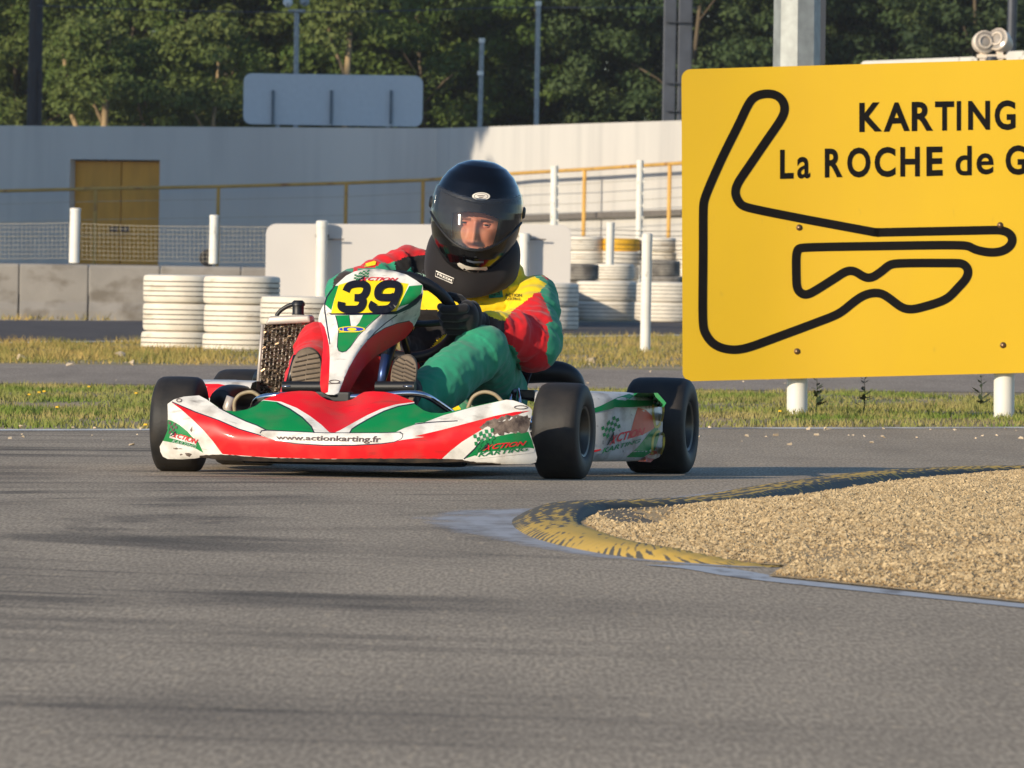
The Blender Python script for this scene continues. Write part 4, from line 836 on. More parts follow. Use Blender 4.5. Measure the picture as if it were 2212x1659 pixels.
smu = jag(z2((520, 625), (640, 590), (790, 545), (812, 600), (790, 668), (700, 676), (600, 690), (540, 690)), 3.5, 5)
smr = jag(z2((455, 640), (520, 590), (640, 560), (780, 532), (640, 585), (540, 625), (470, 660)), 3, 5)
sml = [jag(z11(*q), 1.2, 4) for q in (((490, 1255), (540, 1250), (585, 1275), (560, 1305), (510, 1295)), ((560, 930), (590, 880), (600, 930), (580, 970)), ((420, 1265), (450, 1262), (455, 1285), (428, 1285)), ((320, 1180), (400, 1185), (460, 1198), (400, 1205), (330, 1195)))]
dl = lambda *p, w=2.2: strokepoly(p, w)
lines = [dl(*z1((235, 462), (400, 533), (560, 590), (700, 651), (860, 698))), dl(*z1((560, 502), (650, 549), (750, 596), (830, 626), (900, 661))), dl(*z1((970, 470), (1060, 512), (1150, 574), (1212, 636), (1232, 680)), w=2.6), dl(*z1((1942, 472), (1820, 493), (1720, 527), (1620, 577), (1540, 622), (1495, 652), (1478, 682)), w=2.6), dl(*z2((0, 618), (70, 609), (160, 602), (300, 595))), dl(*z2((345, 862), (420, 790), (460, 740)), w=3)]
FM = [kW, kR, kG, kK, kN, kSm, kBack]
fair, fbv = shell('front_fairing', fo, [(4, pill_o), (1, red_low), (2, gl), (1, cr), (2, gr), (2, gcr), (2, gcl), (4, pill_o), (0, pill), (5, smu), (5, smr)]+[(5, q) for q in sml]+[(4, l) for l in lines]+[(3, lipp)], f_fair, FM, kart, .007, 9)
def web(quad, mat, bvh, par, fb): return lettering('www.actionkarting.fr', quad, bvh, mat, par, 0, .018, .0025, fb)
web(z1((963, 735), (1690, 757), (1700, 702), (965, 694)), kGrey, fbv, fair, -.46)
def flag(c, ux, uy, bvh, par, fb, n=(6, 4), mat=None):
    it = []
    for i in range(n[0]):
        for j in range(n[1]):
            if (i+j) % 2 == 0:
                w_ = lambda a, b_: (c[0]+ux[0]*a+uy[0]*b_, c[1]+ux[1]*a+uy[1]*b_+2.0*math.sin(a*1.3)); it.append((0, [w_(i, j), w_(i+1, j), w_(i+1, j+1), w_(i, j+1)]))
    return applique('checkered_flag', it, bvh, [mat or kLG], par, .002, 6, fb)
def logo(q, bvh, par, fb, low=None, lo_mat=None, sh=.25):
    """red italic word with a black A, a green word below"""
    q = [np.array(p) for p in q]; ex = q[1]-q[0]; ey = q[3]-q[0]
    lettering('A', [q[0], q[0]+ex*.17, q[3]+ex*.17+ey*.25, q[3]+ey*.25], bvh, kB, par, .3, .03, .0028, fb)
    lettering('X', [q[0]+ex*.06-ey*.08, q[0]+ex*.25-ey*.06, q[3]+ex*.25-ey*.12, q[3]+ex*.1-ey*.12], bvh, kLR, par, .3, .02, .0034, fb)
    lettering('CTION', [q[0]+ex*.25, q[1], q[2], q[3]+ex*.25], bvh, kLR, par, .3, .03, .003, fb)
    if low: lettering('KARTING', low, bvh, lo_mat or kLG, par, .2, .02, .003, fb)
logo(z2((455, 805), (778, 765), (785, 735), (470, 765)), fbv, fair, -.36, z2((440, 848), (795, 803), (800, 775), (450, 815)))
flag(z2((408, 690))[0], (6.2, -2.2), (1.2, 8), fbv, fair, -.36, (7, 5))
applique('white_patch', [(0, z2((430, 862), (800, 822), (838, 812), (838, 790), (800, 782), (445, 818)))], fbv, [kW], fair, .0012, 8, -.36)
applique('white_patch', [(0, z11((268, 1040), (640, 1140), (670, 1075), (290, 975)))], fbv, [kW], fair, .0012, 8, -.36)
logo(z11((275, 1015), (655, 1130), (672, 1065), (300, 950)), fbv, fair, -.36, z11((300, 1105), (640, 1190), (655, 1150), (320, 1060)), M('pale_print', S(150, 176, 158), .5))
flag(z11((262, 800))[0], (5, 2), (-1.5, 6), fbv, fair, -.36, (4, 4), kGrey)
# small maker's ovals on the fairing and nose, drawn as plain rings
def oval(c, rx, ry, bvh, mat, par, fb, w=1.6):
    P = [(c[0]+rx*math.cos(t*math.pi/9), c[1]+ry*math.sin(t*math.pi/9)) for t in range(18)]; it = [(0, [tuple(p) for p in q]) for q in stroke(P, w, True)]; return applique('oval_mark', it, bvh, [mat], par, .0022, 20, fb)
oval(z2((742, 500))[0], 14, 3.6, fbv, kGrey, fair, -.3); oval(z11((405, 515))[0], 5.5, 3.5, fbv, kGrey, fair, -.3)
# --- front number panel
nb_ = Lp(720, 850, -.235); nt_ = Lp(817, 582, .11)
def f_nas(x, z):
    t = (z-nb_.z)/(nt_.z-nb_.z); xc = nb_.x+(nt_.x-nb_.x)*t; dx = abs(x-xc); w_ = float(np.interp(t, [0, .3, .6, .8, 1.1], [.010, .018, .045, .118, .12]))
    s_ = max(0, dx-w_); rt_ = x > xc; return -.235+.345*t+.45*dx*dx+(13 if rt_ else 9)*s_**2+(5.5*s_*max(0, .85-t) if rt_ else 0)+.03*max(0, t-.85)
no = z3((850, 470), (880, 410), (950, 340), (1060, 240), (1150, 195), (1250, 172), (1400, 166), (1550, 185), (1700, 230), (1800, 290), (1866, 338), (1872, 420), (1850, 540), (1838, 650), (1792, 740), (1750, 820), (1690, 888), (1600, 950), (1480, 1020), (1380, 1080), (1300, 1150), (1230, 1230), (1180, 1310), (1120, 1420), (1078, 1480), (1000, 1494), (870, 1488), (800, 1455), (788, 1380), (796, 1250), (808, 1120), (820, 1010), (822, 900), (800, 800), (772, 730), (772, 680), (795, 600), (830, 540))
plate = z3((985, 335), (1110, 300), (1300, 285), (1500, 292), (1722, 325), (1660, 470), (1590, 612), (1250, 630), (905, 634), (930, 520))
reg = [(4, z3((838, 520), (868, 560), (905, 600), (905, 634), (1590, 612), (1720, 535), (1858, 420), (1862, 470), (1800, 540), (1720, 590), (1590, 645), (1250, 655), (900, 650), (855, 610))),
       (2, z3((945, 345), (990, 345), (940, 480), (905, 612), (840, 535), (850, 470), (882, 408))), (2, z3((1866, 336), (1852, 420), (1800, 475), (1720, 535), (1610, 575), (1660, 470), (1725, 348))),
       (0, z3((845, 545), (905, 600), (903, 634), (870, 625), (840, 580))), (0, z3((1720, 540), (1660, 575), (1605, 605), (1600, 590), (1640, 560))), (3, plate),
       (2, z3((945, 656), (1425, 648), (1330, 725), (1190, 862), (1100, 990), (1062, 1030), (1022, 1040), (985, 1025), (972, 985), (978, 900), (985, 800), (965, 710))), (0, z3((1095, 655), (1238, 652), (1200, 730), (1165, 772), (1110, 772))),
       (1, z3((1728, 716), (1600, 742), (1470, 792), (1360, 860), (1285, 920), (1220, 1000), (1150, 1105), (1090, 1210), (1040, 1320), (1005, 1420), (985, 1470), (1080, 1520), (1320, 1200), (1800, 850), (1760, 740))),
       (1, z3((740, 722), (800, 730), (838, 780), (865, 880), (885, 980), (892, 1100), (885, 1300), (872, 1464), (760, 1500), (770, 1200)))]
nl = [dl(*z3((845, 660), (860, 760), (885, 900), (892, 960)), w=2.4), dl(*z3((1600, 650), (1480, 735), (1370, 830), (1300, 910)), w=2.2), dl(*z3((950, 656), (968, 720), (985, 800), (975, 900), (970, 985), (985, 1028), (1022, 1042), (1062, 1032), (1105, 990), (1195, 865), (1335, 728), (1425, 650)), w=1.8), dl(*z3((1095, 655), (1110, 770)), w=1.5), dl(*z3((1728, 714), (1600, 740), (1470, 790), (1360, 858), (1285, 918)), w=1.8), dl(*z3((945, 340), (905, 400), (862, 460), (838, 535), (838, 600), (858, 740), (882, 900)), w=3)]
nas, nbv = shell('front_panel', no, reg+[(4, l) for l in nl], f_nas, [kW, kR, kG, kY, kN, kBack], kart, .005, 9)
def digit(pts, w): return [(0, [tuple(p) for p in q]) for q in stroke(smoothline(z3(*pts), 4), w)]
d3 = [(1060, 405), (1090, 350), (1150, 328), (1225, 325), (1275, 350), (1275, 400), (1250, 445), (1210, 468), (1150, 470)]
d3b = [(1150, 470), (1210, 478), (1238, 505), (1225, 555), (1185, 588), (1110, 592), (1040, 588), (1010, 560), (1015, 515)]
d9 = [(1355, 520), (1335, 560), (1360, 590), (1430, 592), (1510, 582), (1555, 540), (1585, 470), (1612, 395), (1600, 340), (1540, 325), (1465, 330), (1410, 370), (1395, 425), (1410, 462), (1470, 468), (1540, 466), (1575, 450)]
applique('race_number', digit(d3, 16)+digit(d3b, 16)+digit(d9, 16), nbv, [kB], nas, .0022, 8, .1)
logo(z3((1180, 292), (1600, 292), (1612, 262), (1195, 250)), nbv, nas, .12); flag(z3((1150, 225))[0], (4.6, -1.6), (-.4, 3.2), nbv, nas, .12, (7, 5))
def ell(c, rx, ry): return [(c[0]+rx*math.cos(t*math.pi/10), c[1]+ry*math.sin(t*math.pi/10)) for t in range(20)]
ec = z3((1118, 802))[0]; applique('oval_badge', [(0, ell(ec, 30, 6.6)), (1, ell(ec, 27, 4.8)), (0, ell((ec[0]+1, ec[1]), 10, 3.4)), (2, [(ec[0]-27, ec[1]+5), (ec[0]+14, ec[1]+3.5), (ec[0]+14, ec[1]+5.5), (ec[0]-27, ec[1]+7)])], nbv, [kY, kLB, kY], nas, .002, 10, .0)
oval(z3((940, 1352))[0], 11, 3.6, nbv, kGrey, nas, -.2); applique('trim_line', [(0, [tuple(p) for p in q]) for q in stroke(z3((872, 1375), (1000, 1370)), 1.5)], nbv, [kGrey], nas, .002, 20, -.2)
# bracket under the nose of the panel
B().box(Lp(722, 858, -.20), (.10, .05, .03)).out('panel_bracket', mBlackP, kart, bevel=.006)
# --- chrome bumper tubes
mk = lambda pts, y: [Lp(x, yy, y+(k if (k := 0) else 0)) for x, yy in pts]
B().tube(smoothline([Lp(x, y, dy) for x, y, dy in ((545, 880, -.10), (553, 866, -.16), (575, 857, -.20), (640, 853, -.21), (720, 858, -.215), (800, 856, -.21), (870, 850, -.205), (905, 851, -.20), (928, 859, -.18), (955, 876, -.12), (985, 897, -.05))], 5), .0085, 12).out('bumper_tube', mChrome, kart, True)
B().tube(smoothline([(-.40, -.28, .06), (-.2, -.33, .06), (.2, -.33, .06), (.40, -.28, .06), (.36, -.1, .05)], 5), .009, 10).out('bumper_tube', mChrome, kart, True)
# --- frame
ft = B()
for s in (-1, 1): ft.tube(smoothline([(s*.30, -.20, .045), (s*.27, 0, .045), (s*.30, .35, .042), (s*.34, .7, .045), (s*.34, 1.14, .07)], 5), .015, 10)
ft.tube([(-.30, -.20, .045), (.30, -.20, .045)], .015, 10); ft.tube([(-.33, .55, .043), (.33, .55, .043)], .015, 10); ft.tube([(-.34, 1.14, .07), (.34, 1.14, .07)], .014, 10); ft.tube([(-.30, .05, .05), (.30, .05, .05)], .013, 10)
ft.out('chassis_frame', mSteelB, kart, True)
B().box((0, .12, .032), (.56, .64, .006)).out('floor_tray', mSteelB, kart)
B().tube([(-.62, 1.03, .134), (.62, 1.03, .134)], .020, 14).out('rear_axle', mChrome, kart, True)
for s in (-1, 1):
    b = B(); b.tube([(s*.31, .03, .10), (s*.47, 0, .131)], .011, 8); b.box((s*.40, .02, .115), (.05, .04, .09)); b.tube([(s*.05, .12, .14), (s*.42, .07, .10)], .006, 8); b.out('stub_axle', mSteelB, kart, bevel=.003)
for px, y in (((1010, 884), (1022, 858), (1045, 847), (1070, 853), (1090, 874)), -.02), (((507, 890), (507, 868), (520, 852), (545, 847), (565, 860)), -.05): B().tube(smoothline([Lp(a, b_, y) for a, b_ in px], 5), .0055, 8).out('brake_hose', mHose, kart, True)
B().tube([Lp(500, 858, .0), Lp(492, 880, .0), Lp(497, 900, .0)], .014, 10).out('king_pin', mAlu, kart, True)
# --- pedals
for (xa, xb, yy, yp) in ((611, 697, 836, -.115), (812, 897, 836, -.115)):
    a, c = Lp(xa, yy, yp), Lp(xb, yy, yp); b = B(); b.tube([a, c], .016, 12); b.tube([Vector((a.x*.5+c.x*.5, yp+.02, a.z)), Vector((a.x*.5+c.x*.5, yp+.08, .04))], .008, 8); pd = b.out('pedal_bar', mBlackP, kart, True, autos=.6)  # foot bars of the pedals, crossing the boot soles
    B().tube([a.lerp(c, .02)+Vector((0, -.0155, .002)), a.lerp(c, .22)+Vector((0, -.0155, .002))] if xa < 700 else [a.lerp(c, .72)+Vector((0, -.0155, .002)), a.lerp(c, .95)+Vector((0, -.0155, .002))], .0022, 6).out('bar_highlight', mChrome, pd, True)  # bright strip standing in for the metallic highlight on the bar
B().tube([Lp(823, 830, -.06), Lp(832, 768, -.02)], .012, 8).out('brake_pedal', mBlueA, kart, True); B().tube([Lp(625, 826, -.06), Lp(640, 770, -.02)], .010, 8).out('throttle_pedal', mSteelB, kart, True)
# --- steering
SW = Lp(868, 684, .27); SWn = Vector((0, -.76, -.65)).normalized(); swx = Vector((1, 0, 0)); swy = SWn.cross(swx).normalized()
if swy.z < 0: swy = -swy
def swp(a, r=.148): return SW+swx*math.cos(a)*r+swy*math.sin(a)*r
st = empty('steering_wheel', (0, 0, 0), parent=kart); B().tube([swp(2*math.pi*k/40) for k in range(40)], .0155, 12, closed=True).out('rim', mBlackP, st, True)
b = B()
for a in (-.1, math.pi+.1, -math.pi/2): b.tube([SW+SWn*.03, SW+SWn*.02+(swp(a)-SW)*.5, swp(a)], .009, 8)
b.lathe([(0, -.01), (.04, -.01), (.042, 0), (.04, .012), (0, .014)], 20, Matrix.Translation(SW+SWn*.03)@SWn.to_track_quat('Z', 'Y').to_matrix().to_4x4()); b.out('spokes', mSteelB, st, True, autos=.6)
B().tube([SW+SWn*.03, Vector((0, -.05, .12))], .010, 10).out('steering_column', mSteelB, kart, True)
# --- radiator
ra = empty('radiator', (0, 0, 0), parent=kart); ry = .34
tl, tr_, bl, br = Lp(572, 701, ry), Lp(668, 696, ry), Lp(560, 856, ry), Lp(650, 856, ry)
def rp_(u, v_): return (bl*(1-u)+br*u)*(1-v_)+(tl*(1-u)+tr_*u)*v_
rs = random.Random(5); b = B(); nT = 11
for i in range(nT+1): u = i/nT; b.tube([rp_(u, 0), rp_(u, 1)], .0022, 6)
b.out('core_tubes', mAlu, ra, True); b = B(); ax = (tr_-tl).normalized(); up = (tl-bl).normalized(); fw = Vector((0, -1, 0))
for i in range(nT):
    for j in range(46):
        c = rp_((i+.5)/nT, (j+.5)/46); t = rs.uniform(-.7, 1.2); s_ = (fw*math.cos(t)+up*math.sin(t)); q = ax*(tr_-tl).length/nT*.5; h_ = s_*.009; tw = up*rs.uniform(-.004, .004); b.add([c-q-h_*.2-tw, c+q-h_*.2+tw, c+q+h_+tw, c-q+h_-tw], [(0, 1, 2, 3)])
b.out('core_fins', mFin, ra)
B().prism([tl+Vector((-.004, .006, .002)), tr_+Vector((.006, .006, .002)), br+Vector((.006, .006, 0)), bl+Vector((-.004, .006, 0))], (0, .028, 0)).out('core_back', M('dusty_core', S(78, 68, 60), .8, var=.2, scale=60), ra)
T0, T1 = Lp(571, 702, ry-.02), Lp(672, 697, ry-.02); T2, T3 = Lp(668, 680, ry-.02), Lp(580, 683, ry-.02); B().prism([T0, T1, T2, T3], (0, .055, 0)).out('top_tank', mAlu, ra, True, bevel=.008, seg=3, autos=1.0)
B().prism([bl+Vector((-.006, -.015, -.02)), br+Vector((.008, -.015, -.02)), br+Vector((.008, -.015, 0)), bl+Vector((-.006, -.015, 0))], (0, .055, 0)).out('bottom_tank', mAlu, ra, True, bevel=.006, autos=1.0)
cp = Lp(644, 677, ry+.005); B().lathe([(0, .036), (.012, .036), (.018, .03), (.019, .022), (.016, .02), (.016, 0), (.018, -.004)], 20, Matrix.Translation(cp)).out('filler_cap', mBlackP, ra, True, autos=.7)
B().tube(smoothline([Lp(a, b_, ry) for a, b_ in ((597, 683), (605, 672), (620, 662), (635, 657), (642, 656))], 5), .006, 8).out('overflow_hose', mBlackP, ra, True)
B().tube([tl+Vector((-.006, 0, 0)), bl+Vector((-.006, 0, 0))], .005, 8).out('side_rail', mAlu, ra, True)
# --- engine and exhaust, seat, tank (mostly hidden)
eg = empty('engine', (0, 0, 0), parent=kart); b = B(); b.box((-.36, .62, .15), (.16, .2, .2)); b.out('crankcase', mAlu, eg, bevel=.02)
b = B(); [b.box((-.36, .58, .27+k*.012), (.12, .13, .006)) for k in range(7)]; b.out('cylinder_fins', mAlu, eg)
B().tube(smoothline([(-.36, .52, .26), (-.44, .56, .25), (-.47, .75, .2), (-.45, 1.0, .22), (-.42, 1.2, .24)], 4), [.02]*4+[.03]*4+[.045]*8+[.02], 12).out('exhaust', mSteelB, kart, True)
B().tube(smoothline([Lp(478, 868, .12), Lp(490, 858, .16), Lp(515, 858, .22), Lp(540, 862, .3)], 4), .034, 16).out('airbox', mBlackP, kart, True)
ab = smoothline([Lp(1075, 812, .86), Lp(1120, 806, .88), Lp(1180, 803, .90), Lp(1215, 806, .92), Lp(1236, 822, .94), Lp(1244, 850, .96)], 5); B().tube(ab, [.031]*len(ab), 16).out('intake_silencer', mBlackP, kart, True)
sxc = .09; b = B(); vs_ = []; fs_ = []; nU, nV_ = 24, 10
for j in range(nV_+1):
    t = j/nV_; zz_ = .05+.42*t; yb = .74+.20*t; hw_ = .17+.03*t
    for i in range(nU+1):
        a = math.pi*(i/nU); k = 1-.35*t*abs(math.cos(a))**3; fwd = (.26-.18*t); vs_.append((sxc-hw_*math.cos(a), yb-fwd*abs(math.cos(a))**2+.06*math.sin(a), zz_*(1 if abs(math.cos(a)) < .9 else .8)))
for j in range(nV_):
    for i in range(nU): k = j*(nU+1)+i; fs_.append((k, k+1, k+nU+2, k+nU+1))
b.add(vs_, fs_); so_ = b.out('seat', mBlackP, kart, True); md = so_.modifiers.new('thick', 'SOLIDIFY'); md.thickness = .006
B().box((sxc, .68, .052), (.3, .34, .012)).out('seat_pan', mBlackP, kart, bevel=.004)
B().box((0, .17, .13), (.2, .16, .15)).out('fuel_tank', mBlackP, kart, bevel=.02)
for px0, py0, px1, py1 in ((1100, 872, 1106, 806), (1122, 872, 1113, 812)): B().tube([Lp(px0, py0, .45), Lp(px1, py1, .62)], .007, 8).out('seat_stay', mChrome, kart, True)
b = B(); b.box(Lp(1140, 852, .55), (.05, .05, .025)); b.tube([Lp(1100, 846, .5), Lp(1155, 858, .6)], .014, 8); b.out('rear_caliper', mSteelB, kart, bevel=.004)
# --- side pods
def pod(sgn, zt_):
    plan = smoothline([(.40, .24), (.48, .25), (.55, .29), (.605, .37), (.64, .47), (.655, .60), (.655, .74), (.62, .83), (.50, .85)], 8); rows = [(.042, .025), (.05, .008), (.07, 0), (zt_-.05, 0), (zt_-.018, -.006), (zt_-.004, -.02), (zt_, -.05), (zt_+.001, -.14)]
    P = np.array(plan); t = np.gradient(P, axis=0); t /= np.linalg.norm(t, axis=1)[:, None]; nn = np.c_[t[:, 1], -t[:, 0]]; v = []; nr_ = len(rows)
    for i in range(len(P)):
        for z_, o_ in rows:
            q = P[i]+nn[i]*(o_ if o_ <= 0 else -o_); drop = .045*max(0, (q[1]-.5))*(z_ > .15)
            v.append((sgn*max(q[0], .34), q[1], z_-drop))
    f = [(i*nr_+j, (i+1)*nr_+j, (i+1)*nr_+j+1, i*nr_+j+1) for i in range(len(P)-1) for j in range(nr_-1)]
    b = B(); b.add(v, f); return b, v, f
b, v, f = pod(1, .232); podr = b.out('side_pod', kWp, kart, True); pbv = BVHTree.FromPolygons(v, f)
applique('pod_graphics', [(0, z2((1215, 520), (1300, 490), (1420, 430), (1500, 405), (1560, 400), (1480, 460), (1380, 510), (1230, 545))), (0, z2((1560, 400), (1700, 400), (1760, 470), (1740, 500), (1640, 490), (1520, 500), (1400, 500), (1480, 450))),
                          (1, z2((1560, 500), (1620, 520), (1670, 570), (1690, 640), (1600, 690), (1500, 720), (1530, 600))), (0, z2((1480, 850), (1560, 780), (1640, 680), (1700, 620), (1710, 700), (1680, 800), (1600, 850))), (1, z2((1560, 880), (1640, 830), (1690, 780), (1700, 840), (1650, 885))), (2, z2((1225, 805), (1300, 792), (1305, 800), (1230, 822)))], pbv, [kG, kOr, kR], podr, .0016, 8, .4)
logo(z2((1345, 765), (1610, 690), (1615, 640), (1355, 700)), pbv, podr, .36, z2((1310, 825), (1580, 745), (1585, 720), (1320, 785))); flag(z2((1305, 640))[0], (6, -5), (1.5, 7), pbv, podr, .36, (6, 4))
ny = [(0, [tuple(p) for p in q]) for q in stroke(smoothline(z2((1668, 480), (1670, 560), (1690, 640), (1725, 600), (1740, 520), (1735, 480)), 3), 5)]+[(0, [tuple(p) for p in q]) for q in stroke(smoothline(z2((1662, 830), (1668, 720), (1700, 670), (1738, 690), (1742, 760), (1720, 830)), 3), 5)]
applique('race_number', ny, pbv, [M('faded_yellow_print', S(196, 178, 70), .5)], podr, .0025, 8, .6)
b, v, f = pod(-1, .245); podl = b.out('side_pod', kWp, kart, True); pbl = BVHTree.FromPolygons(v, f)
applique('pod_graphics', [(0, z11((700, 285), (960, 285), (1240, 340), (1240, 480), (700, 480)))], pbl, [kR], podl, .002, 8, .4)
# ================================================================ DRIVER
drv = empty('person', (0, 0, 0), 'kart driver in black helmet and red, yellow and green race suit gripping the wheel', 'person'); drv.matrix_world = MK
def capsule(b, p, q, ra_, rb, n=16):
    p, q = Vector(p), Vector(q); d = (q-p); L_ = d.length; d = d/L_ if L_ > 1e-6 else Vector((0, 0, 1)); pts = []; rad = []
    for k in range(6): a = math.pi/2*(1-k/6); pts.append(p-d*ra_*math.sin(a)); rad.append(max(1e-4, ra_*math.cos(a)))
    for k in range(7): t = k/6; pts.append(p.lerp(q, t)); rad.append(ra_+(rb-ra_)*t)
    for k in range(1, 7): a = math.pi/2*k/6; pts.append(q+d*rb*math.sin(a)); rad.append(max(1e-4, rb*math.cos(a)))
    b.tube(pts, rad, n)
def ellipsoid(b, c, r, R=None, n=24, m=14):
    v = []; f = []
    for i in range(m+1):
        t = math.pi*i/m
        for j in range(n):
            a = 2*math.pi*j/n; p = Vector((r[0]*math.sin(t)*math.cos(a), r[1]*math.sin(t)*math.sin(a), r[2]*math.cos(t))); v.append((R@p if R else p)+Vector(c))
    for i in range(m):
        for j in range(n): f.append((i*n+j, i*n+(j+1) % n, (i+1)*n+(j+1) % n, (i+1)*n+j))
    b.add(v, f)
def fuse(b, name, voxel, smooth, it=6):
    """one continuous skin from overlapping volumes"""
    me = bpy.data.meshes.new('tmp'); me.from_pydata(b.v, [], b.f); bm = bmesh.new(); bm.from_mesh(me); bmesh.ops.remove_doubles(bm, verts=bm.verts, dist=1e-5); bmesh.ops.recalc_face_normals(bm, faces=bm.faces); bm.to_mesh(me); bm.free()
    o = bpy.data.objects.new('tmp', me); COL.objects.link(o); m = o.modifiers.new('r', 'REMESH'); m.mode = 'VOXEL'; m.voxel_size = voxel; s = o.modifiers.new('s', 'SMOOTH'); s.factor = smooth; s.iterations = it
    dg = bpy.context.evaluated_depsgraph_get(); out = bpy.data.meshes.new_from_object(o.evaluated_get(dg)); bpy.data.objects.remove(o); bpy.data.meshes.remove(me); out.name = name; return out
def cloth(name, c, sheen=.2):
    return M(name, c, .75, var=.08, scale=18, bump=.25, bscale=220, bdist=.001, spec=.25, sheen=sheen)
cR = cloth('red_cloth', S(214, 26, 34)); cY = cloth('yellow_cloth', S(238, 206, 24)); cG = cloth('green_cloth', S(44, 146, 110)); cK = cloth('black_cloth', S(24, 21, 21)); cGl = cloth('black_glove', S(30, 29, 31)); cBr = cloth('brown_cuff', S(58, 46, 42)); cNk = cloth('neck_brace_cloth', S(25, 20, 19)); cOl = cloth('dark_green_cloth', S(20, 96, 74))
shL, elL, wrL = Lp(1150, 648, .68), Lp(1150, 738, .52), Lp(1052, 706, .35); shR, elR, wrR = Lp(888, 584, .70), Lp(748, 636, .50), Lp(775, 682, .35)
hpL, knL, anL = Lp(1062, 858, .70), Lp(1042, 757, .30), Lp(888, 872, .02); hpR, knR, anR = Lp(905, 858, .70), Lp(690, 746, .33), Lp(642, 866, .02)
chest, waist, neck = Lp(1012, 672, .68), Lp(990, 775, .72), Lp(1022, 585, .70)
midL = knL.lerp(anL, .5)+Vector((.0, -.01, -.012)); midR = knR.lerp(anR, .5)
bones = [('torso', chest, waist, .13), ('torso', waist, Lp(985, 850, .74), .13), ('torso', neck, chest, .09), ('armL', shL, elL, .07), ('foreL', elL, wrL, .06), ('armR', shR, elR, .06), ('foreR', elR, wrR, .05), ('legL', hpL, knL, .08), ('legL', knL, anL, .07), ('legR', hpR, knR, .08), ('legR', knR, anR, .06), ('yoke', neck, shR, .07), ('torso', neck, shL, .07)]
b = B(); Ry = Matrix.Rotation(math.radians(6), 3, 'Y')
ellipsoid(b, chest, (.185, .125, .20), Ry); ellipsoid(b, waist, (.165, .125, .17), Ry); ellipsoid(b, Lp(985, 850, .74), (.18, .15, .12)); capsule(b, shR+Vector((.03, 0, -.01)), shL+Vector((-.03, 0, -.01)), .066, .066); capsule(b, neck, chest, .07, .10)
capsule(b, shL, elL, .068, .078); capsule(b, elL, elL.lerp(wrL, .55), .075, .062); capsule(b, elL.lerp(wrL, .5), wrL, .060, .037)
capsule(b, shR, elR, .068, .054); capsule(b, elR, wrR, .052, .04)
capsule(b, hpL, knL, .10, .066); capsule(b, knL, midL, .067, .070); capsule(b, midL, anL, .070, .055); capsule(b, hpR, knR, .10, .058); capsule(b, knR, midR, .060, .054); capsule(b, midR, anR, .054, .046)
sm = fuse(b, 'race_suit', .0048, .5, 8)
co_ = np.zeros(len(sm.vertices)*3, dtype=np.float32); sm.vertices.foreach_get('co', co_); co_ = co_.reshape(-1, 3); no_ = np.array([tuple(v.normal) for v in sm.vertices])
bd_ = [(n, np.array(p), np.array(q), r) for n, p, q, r in bones]
def nearest(P):
    D = []
    for n, a, c, r in bd_:
        ab = c-a; t = np.clip(((P-a)@ab)/(ab@ab), 0, 1); D.append(np.linalg.norm(P-(a+t[:, None]*ab), axis=1)/r)
    return np.argmin(np.array(D), 0)
nbv_ = nearest(co_); disp = np.zeros(len(co_))
def rn(p, s): return 1-abs(noise.noise(p*s))*2.2
for i, (p, k) in enumerate(zip(co_, nbv_)):   # cloth folds: ridges running across the limbs, finer towards elbow and knee
    n, a, c, r = bd_[k]; ax = Vector(c-a).normalized(); q = Vector(p); t = (q-Vector(a)).dot(ax); w_ = q+ax*t*.6
    st_ = Vector((w_.x*.6, w_.y*.6, w_.z*1.5)) if n == 'torso' else q*.55+ax*t*1.1
    d = .0085*rn(st_+Vector((k, 0, 0)), 8)+.0042*rn(st_+Vector((0, k, 3)), 19)+.0015*rn(q, 40)
    if n in ('legL', 'legR'): d = .0085*rn(q*.5+ax*t*.6+Vector((k*3, 1, 0)), 8)+.0035*rn(q*.7+ax*t*.6, 18)+.0014*rn(q, 38)
    disp[i] = d
co_ = co_+no_*(disp-.003)[:, None]; sm.vertices.foreach_set('co', co_.ravel().astype(np.float32)); sm.update()
suit = link('race_suit', sm, drv, [cR, cY, cG, cK, cBr, cOl])
fc_ = np.array([tuple(p.center) for p in sm.polygons]); fn_ = np.array([tuple(p.normal) for p in sm.polygons]); fb_ = nearest(fc_)
# position of each face in the photo frame
wpt = (np.array(MK.to_3x3())@fc_.T).T+np.array(MK.translation); v_ = wpt-np.array(O); zc_ = v_@np.array(f_); PX = np.c_[W/2+F*(v_@np.array(r_))/zc_, H/2-F*(v_@np.array(u_))/zc_]; front_ = fn_[:, 1] < .45
mi = np.full(len(fc_), 1); nmB = np.array([x[0] for x in bd_])[fb_]
BA = np.array([x[1] for x in bd_])[fb_]; BC = np.array([x[2] for x in bd_])[fb_]; ab_ = BC-BA; tt_ = np.clip(((fc_-BA)*ab_).sum(1)/(ab_*ab_).sum(1), 0, 1); rel = fc_-(BA+tt_[:, None]*ab_); side = rel[:, 0]/np.linalg.norm(rel, axis=1)
mi[nmB == 'torso'] = 1; mi[(nmB == 'torso') & (~front_)] = 3; mi[nmB == 'yoke'] = 3; mi[np.isin(nmB, ['armL', 'foreL'])] = 0; mi[np.isin(nmB, ['armR', 'foreR'])] = 0; mi[nmB == 'legL'] = 2; mi[nmB == 'legR'] = 0
ab = np.array(wrL-elL); tF = ((fc_-np.array(elL))@ab)/(ab@ab); mi[(nmB == 'foreL') & (tF > .60)] = 3; mi[(nmB == 'foreL') & (tF > .82)] = 4
mi[np.isin(nmB, ['armL']) & (side > .62)] = 2
def paintpoly(poly, m, parts=None):
    s = inside(PX, poly) & front_
    if parts: s &= np.isin(nmB, parts)
    mi[s] = m
U_ = ['torso', 'armL', 'foreL', 'armR', 'foreR', 'yoke']
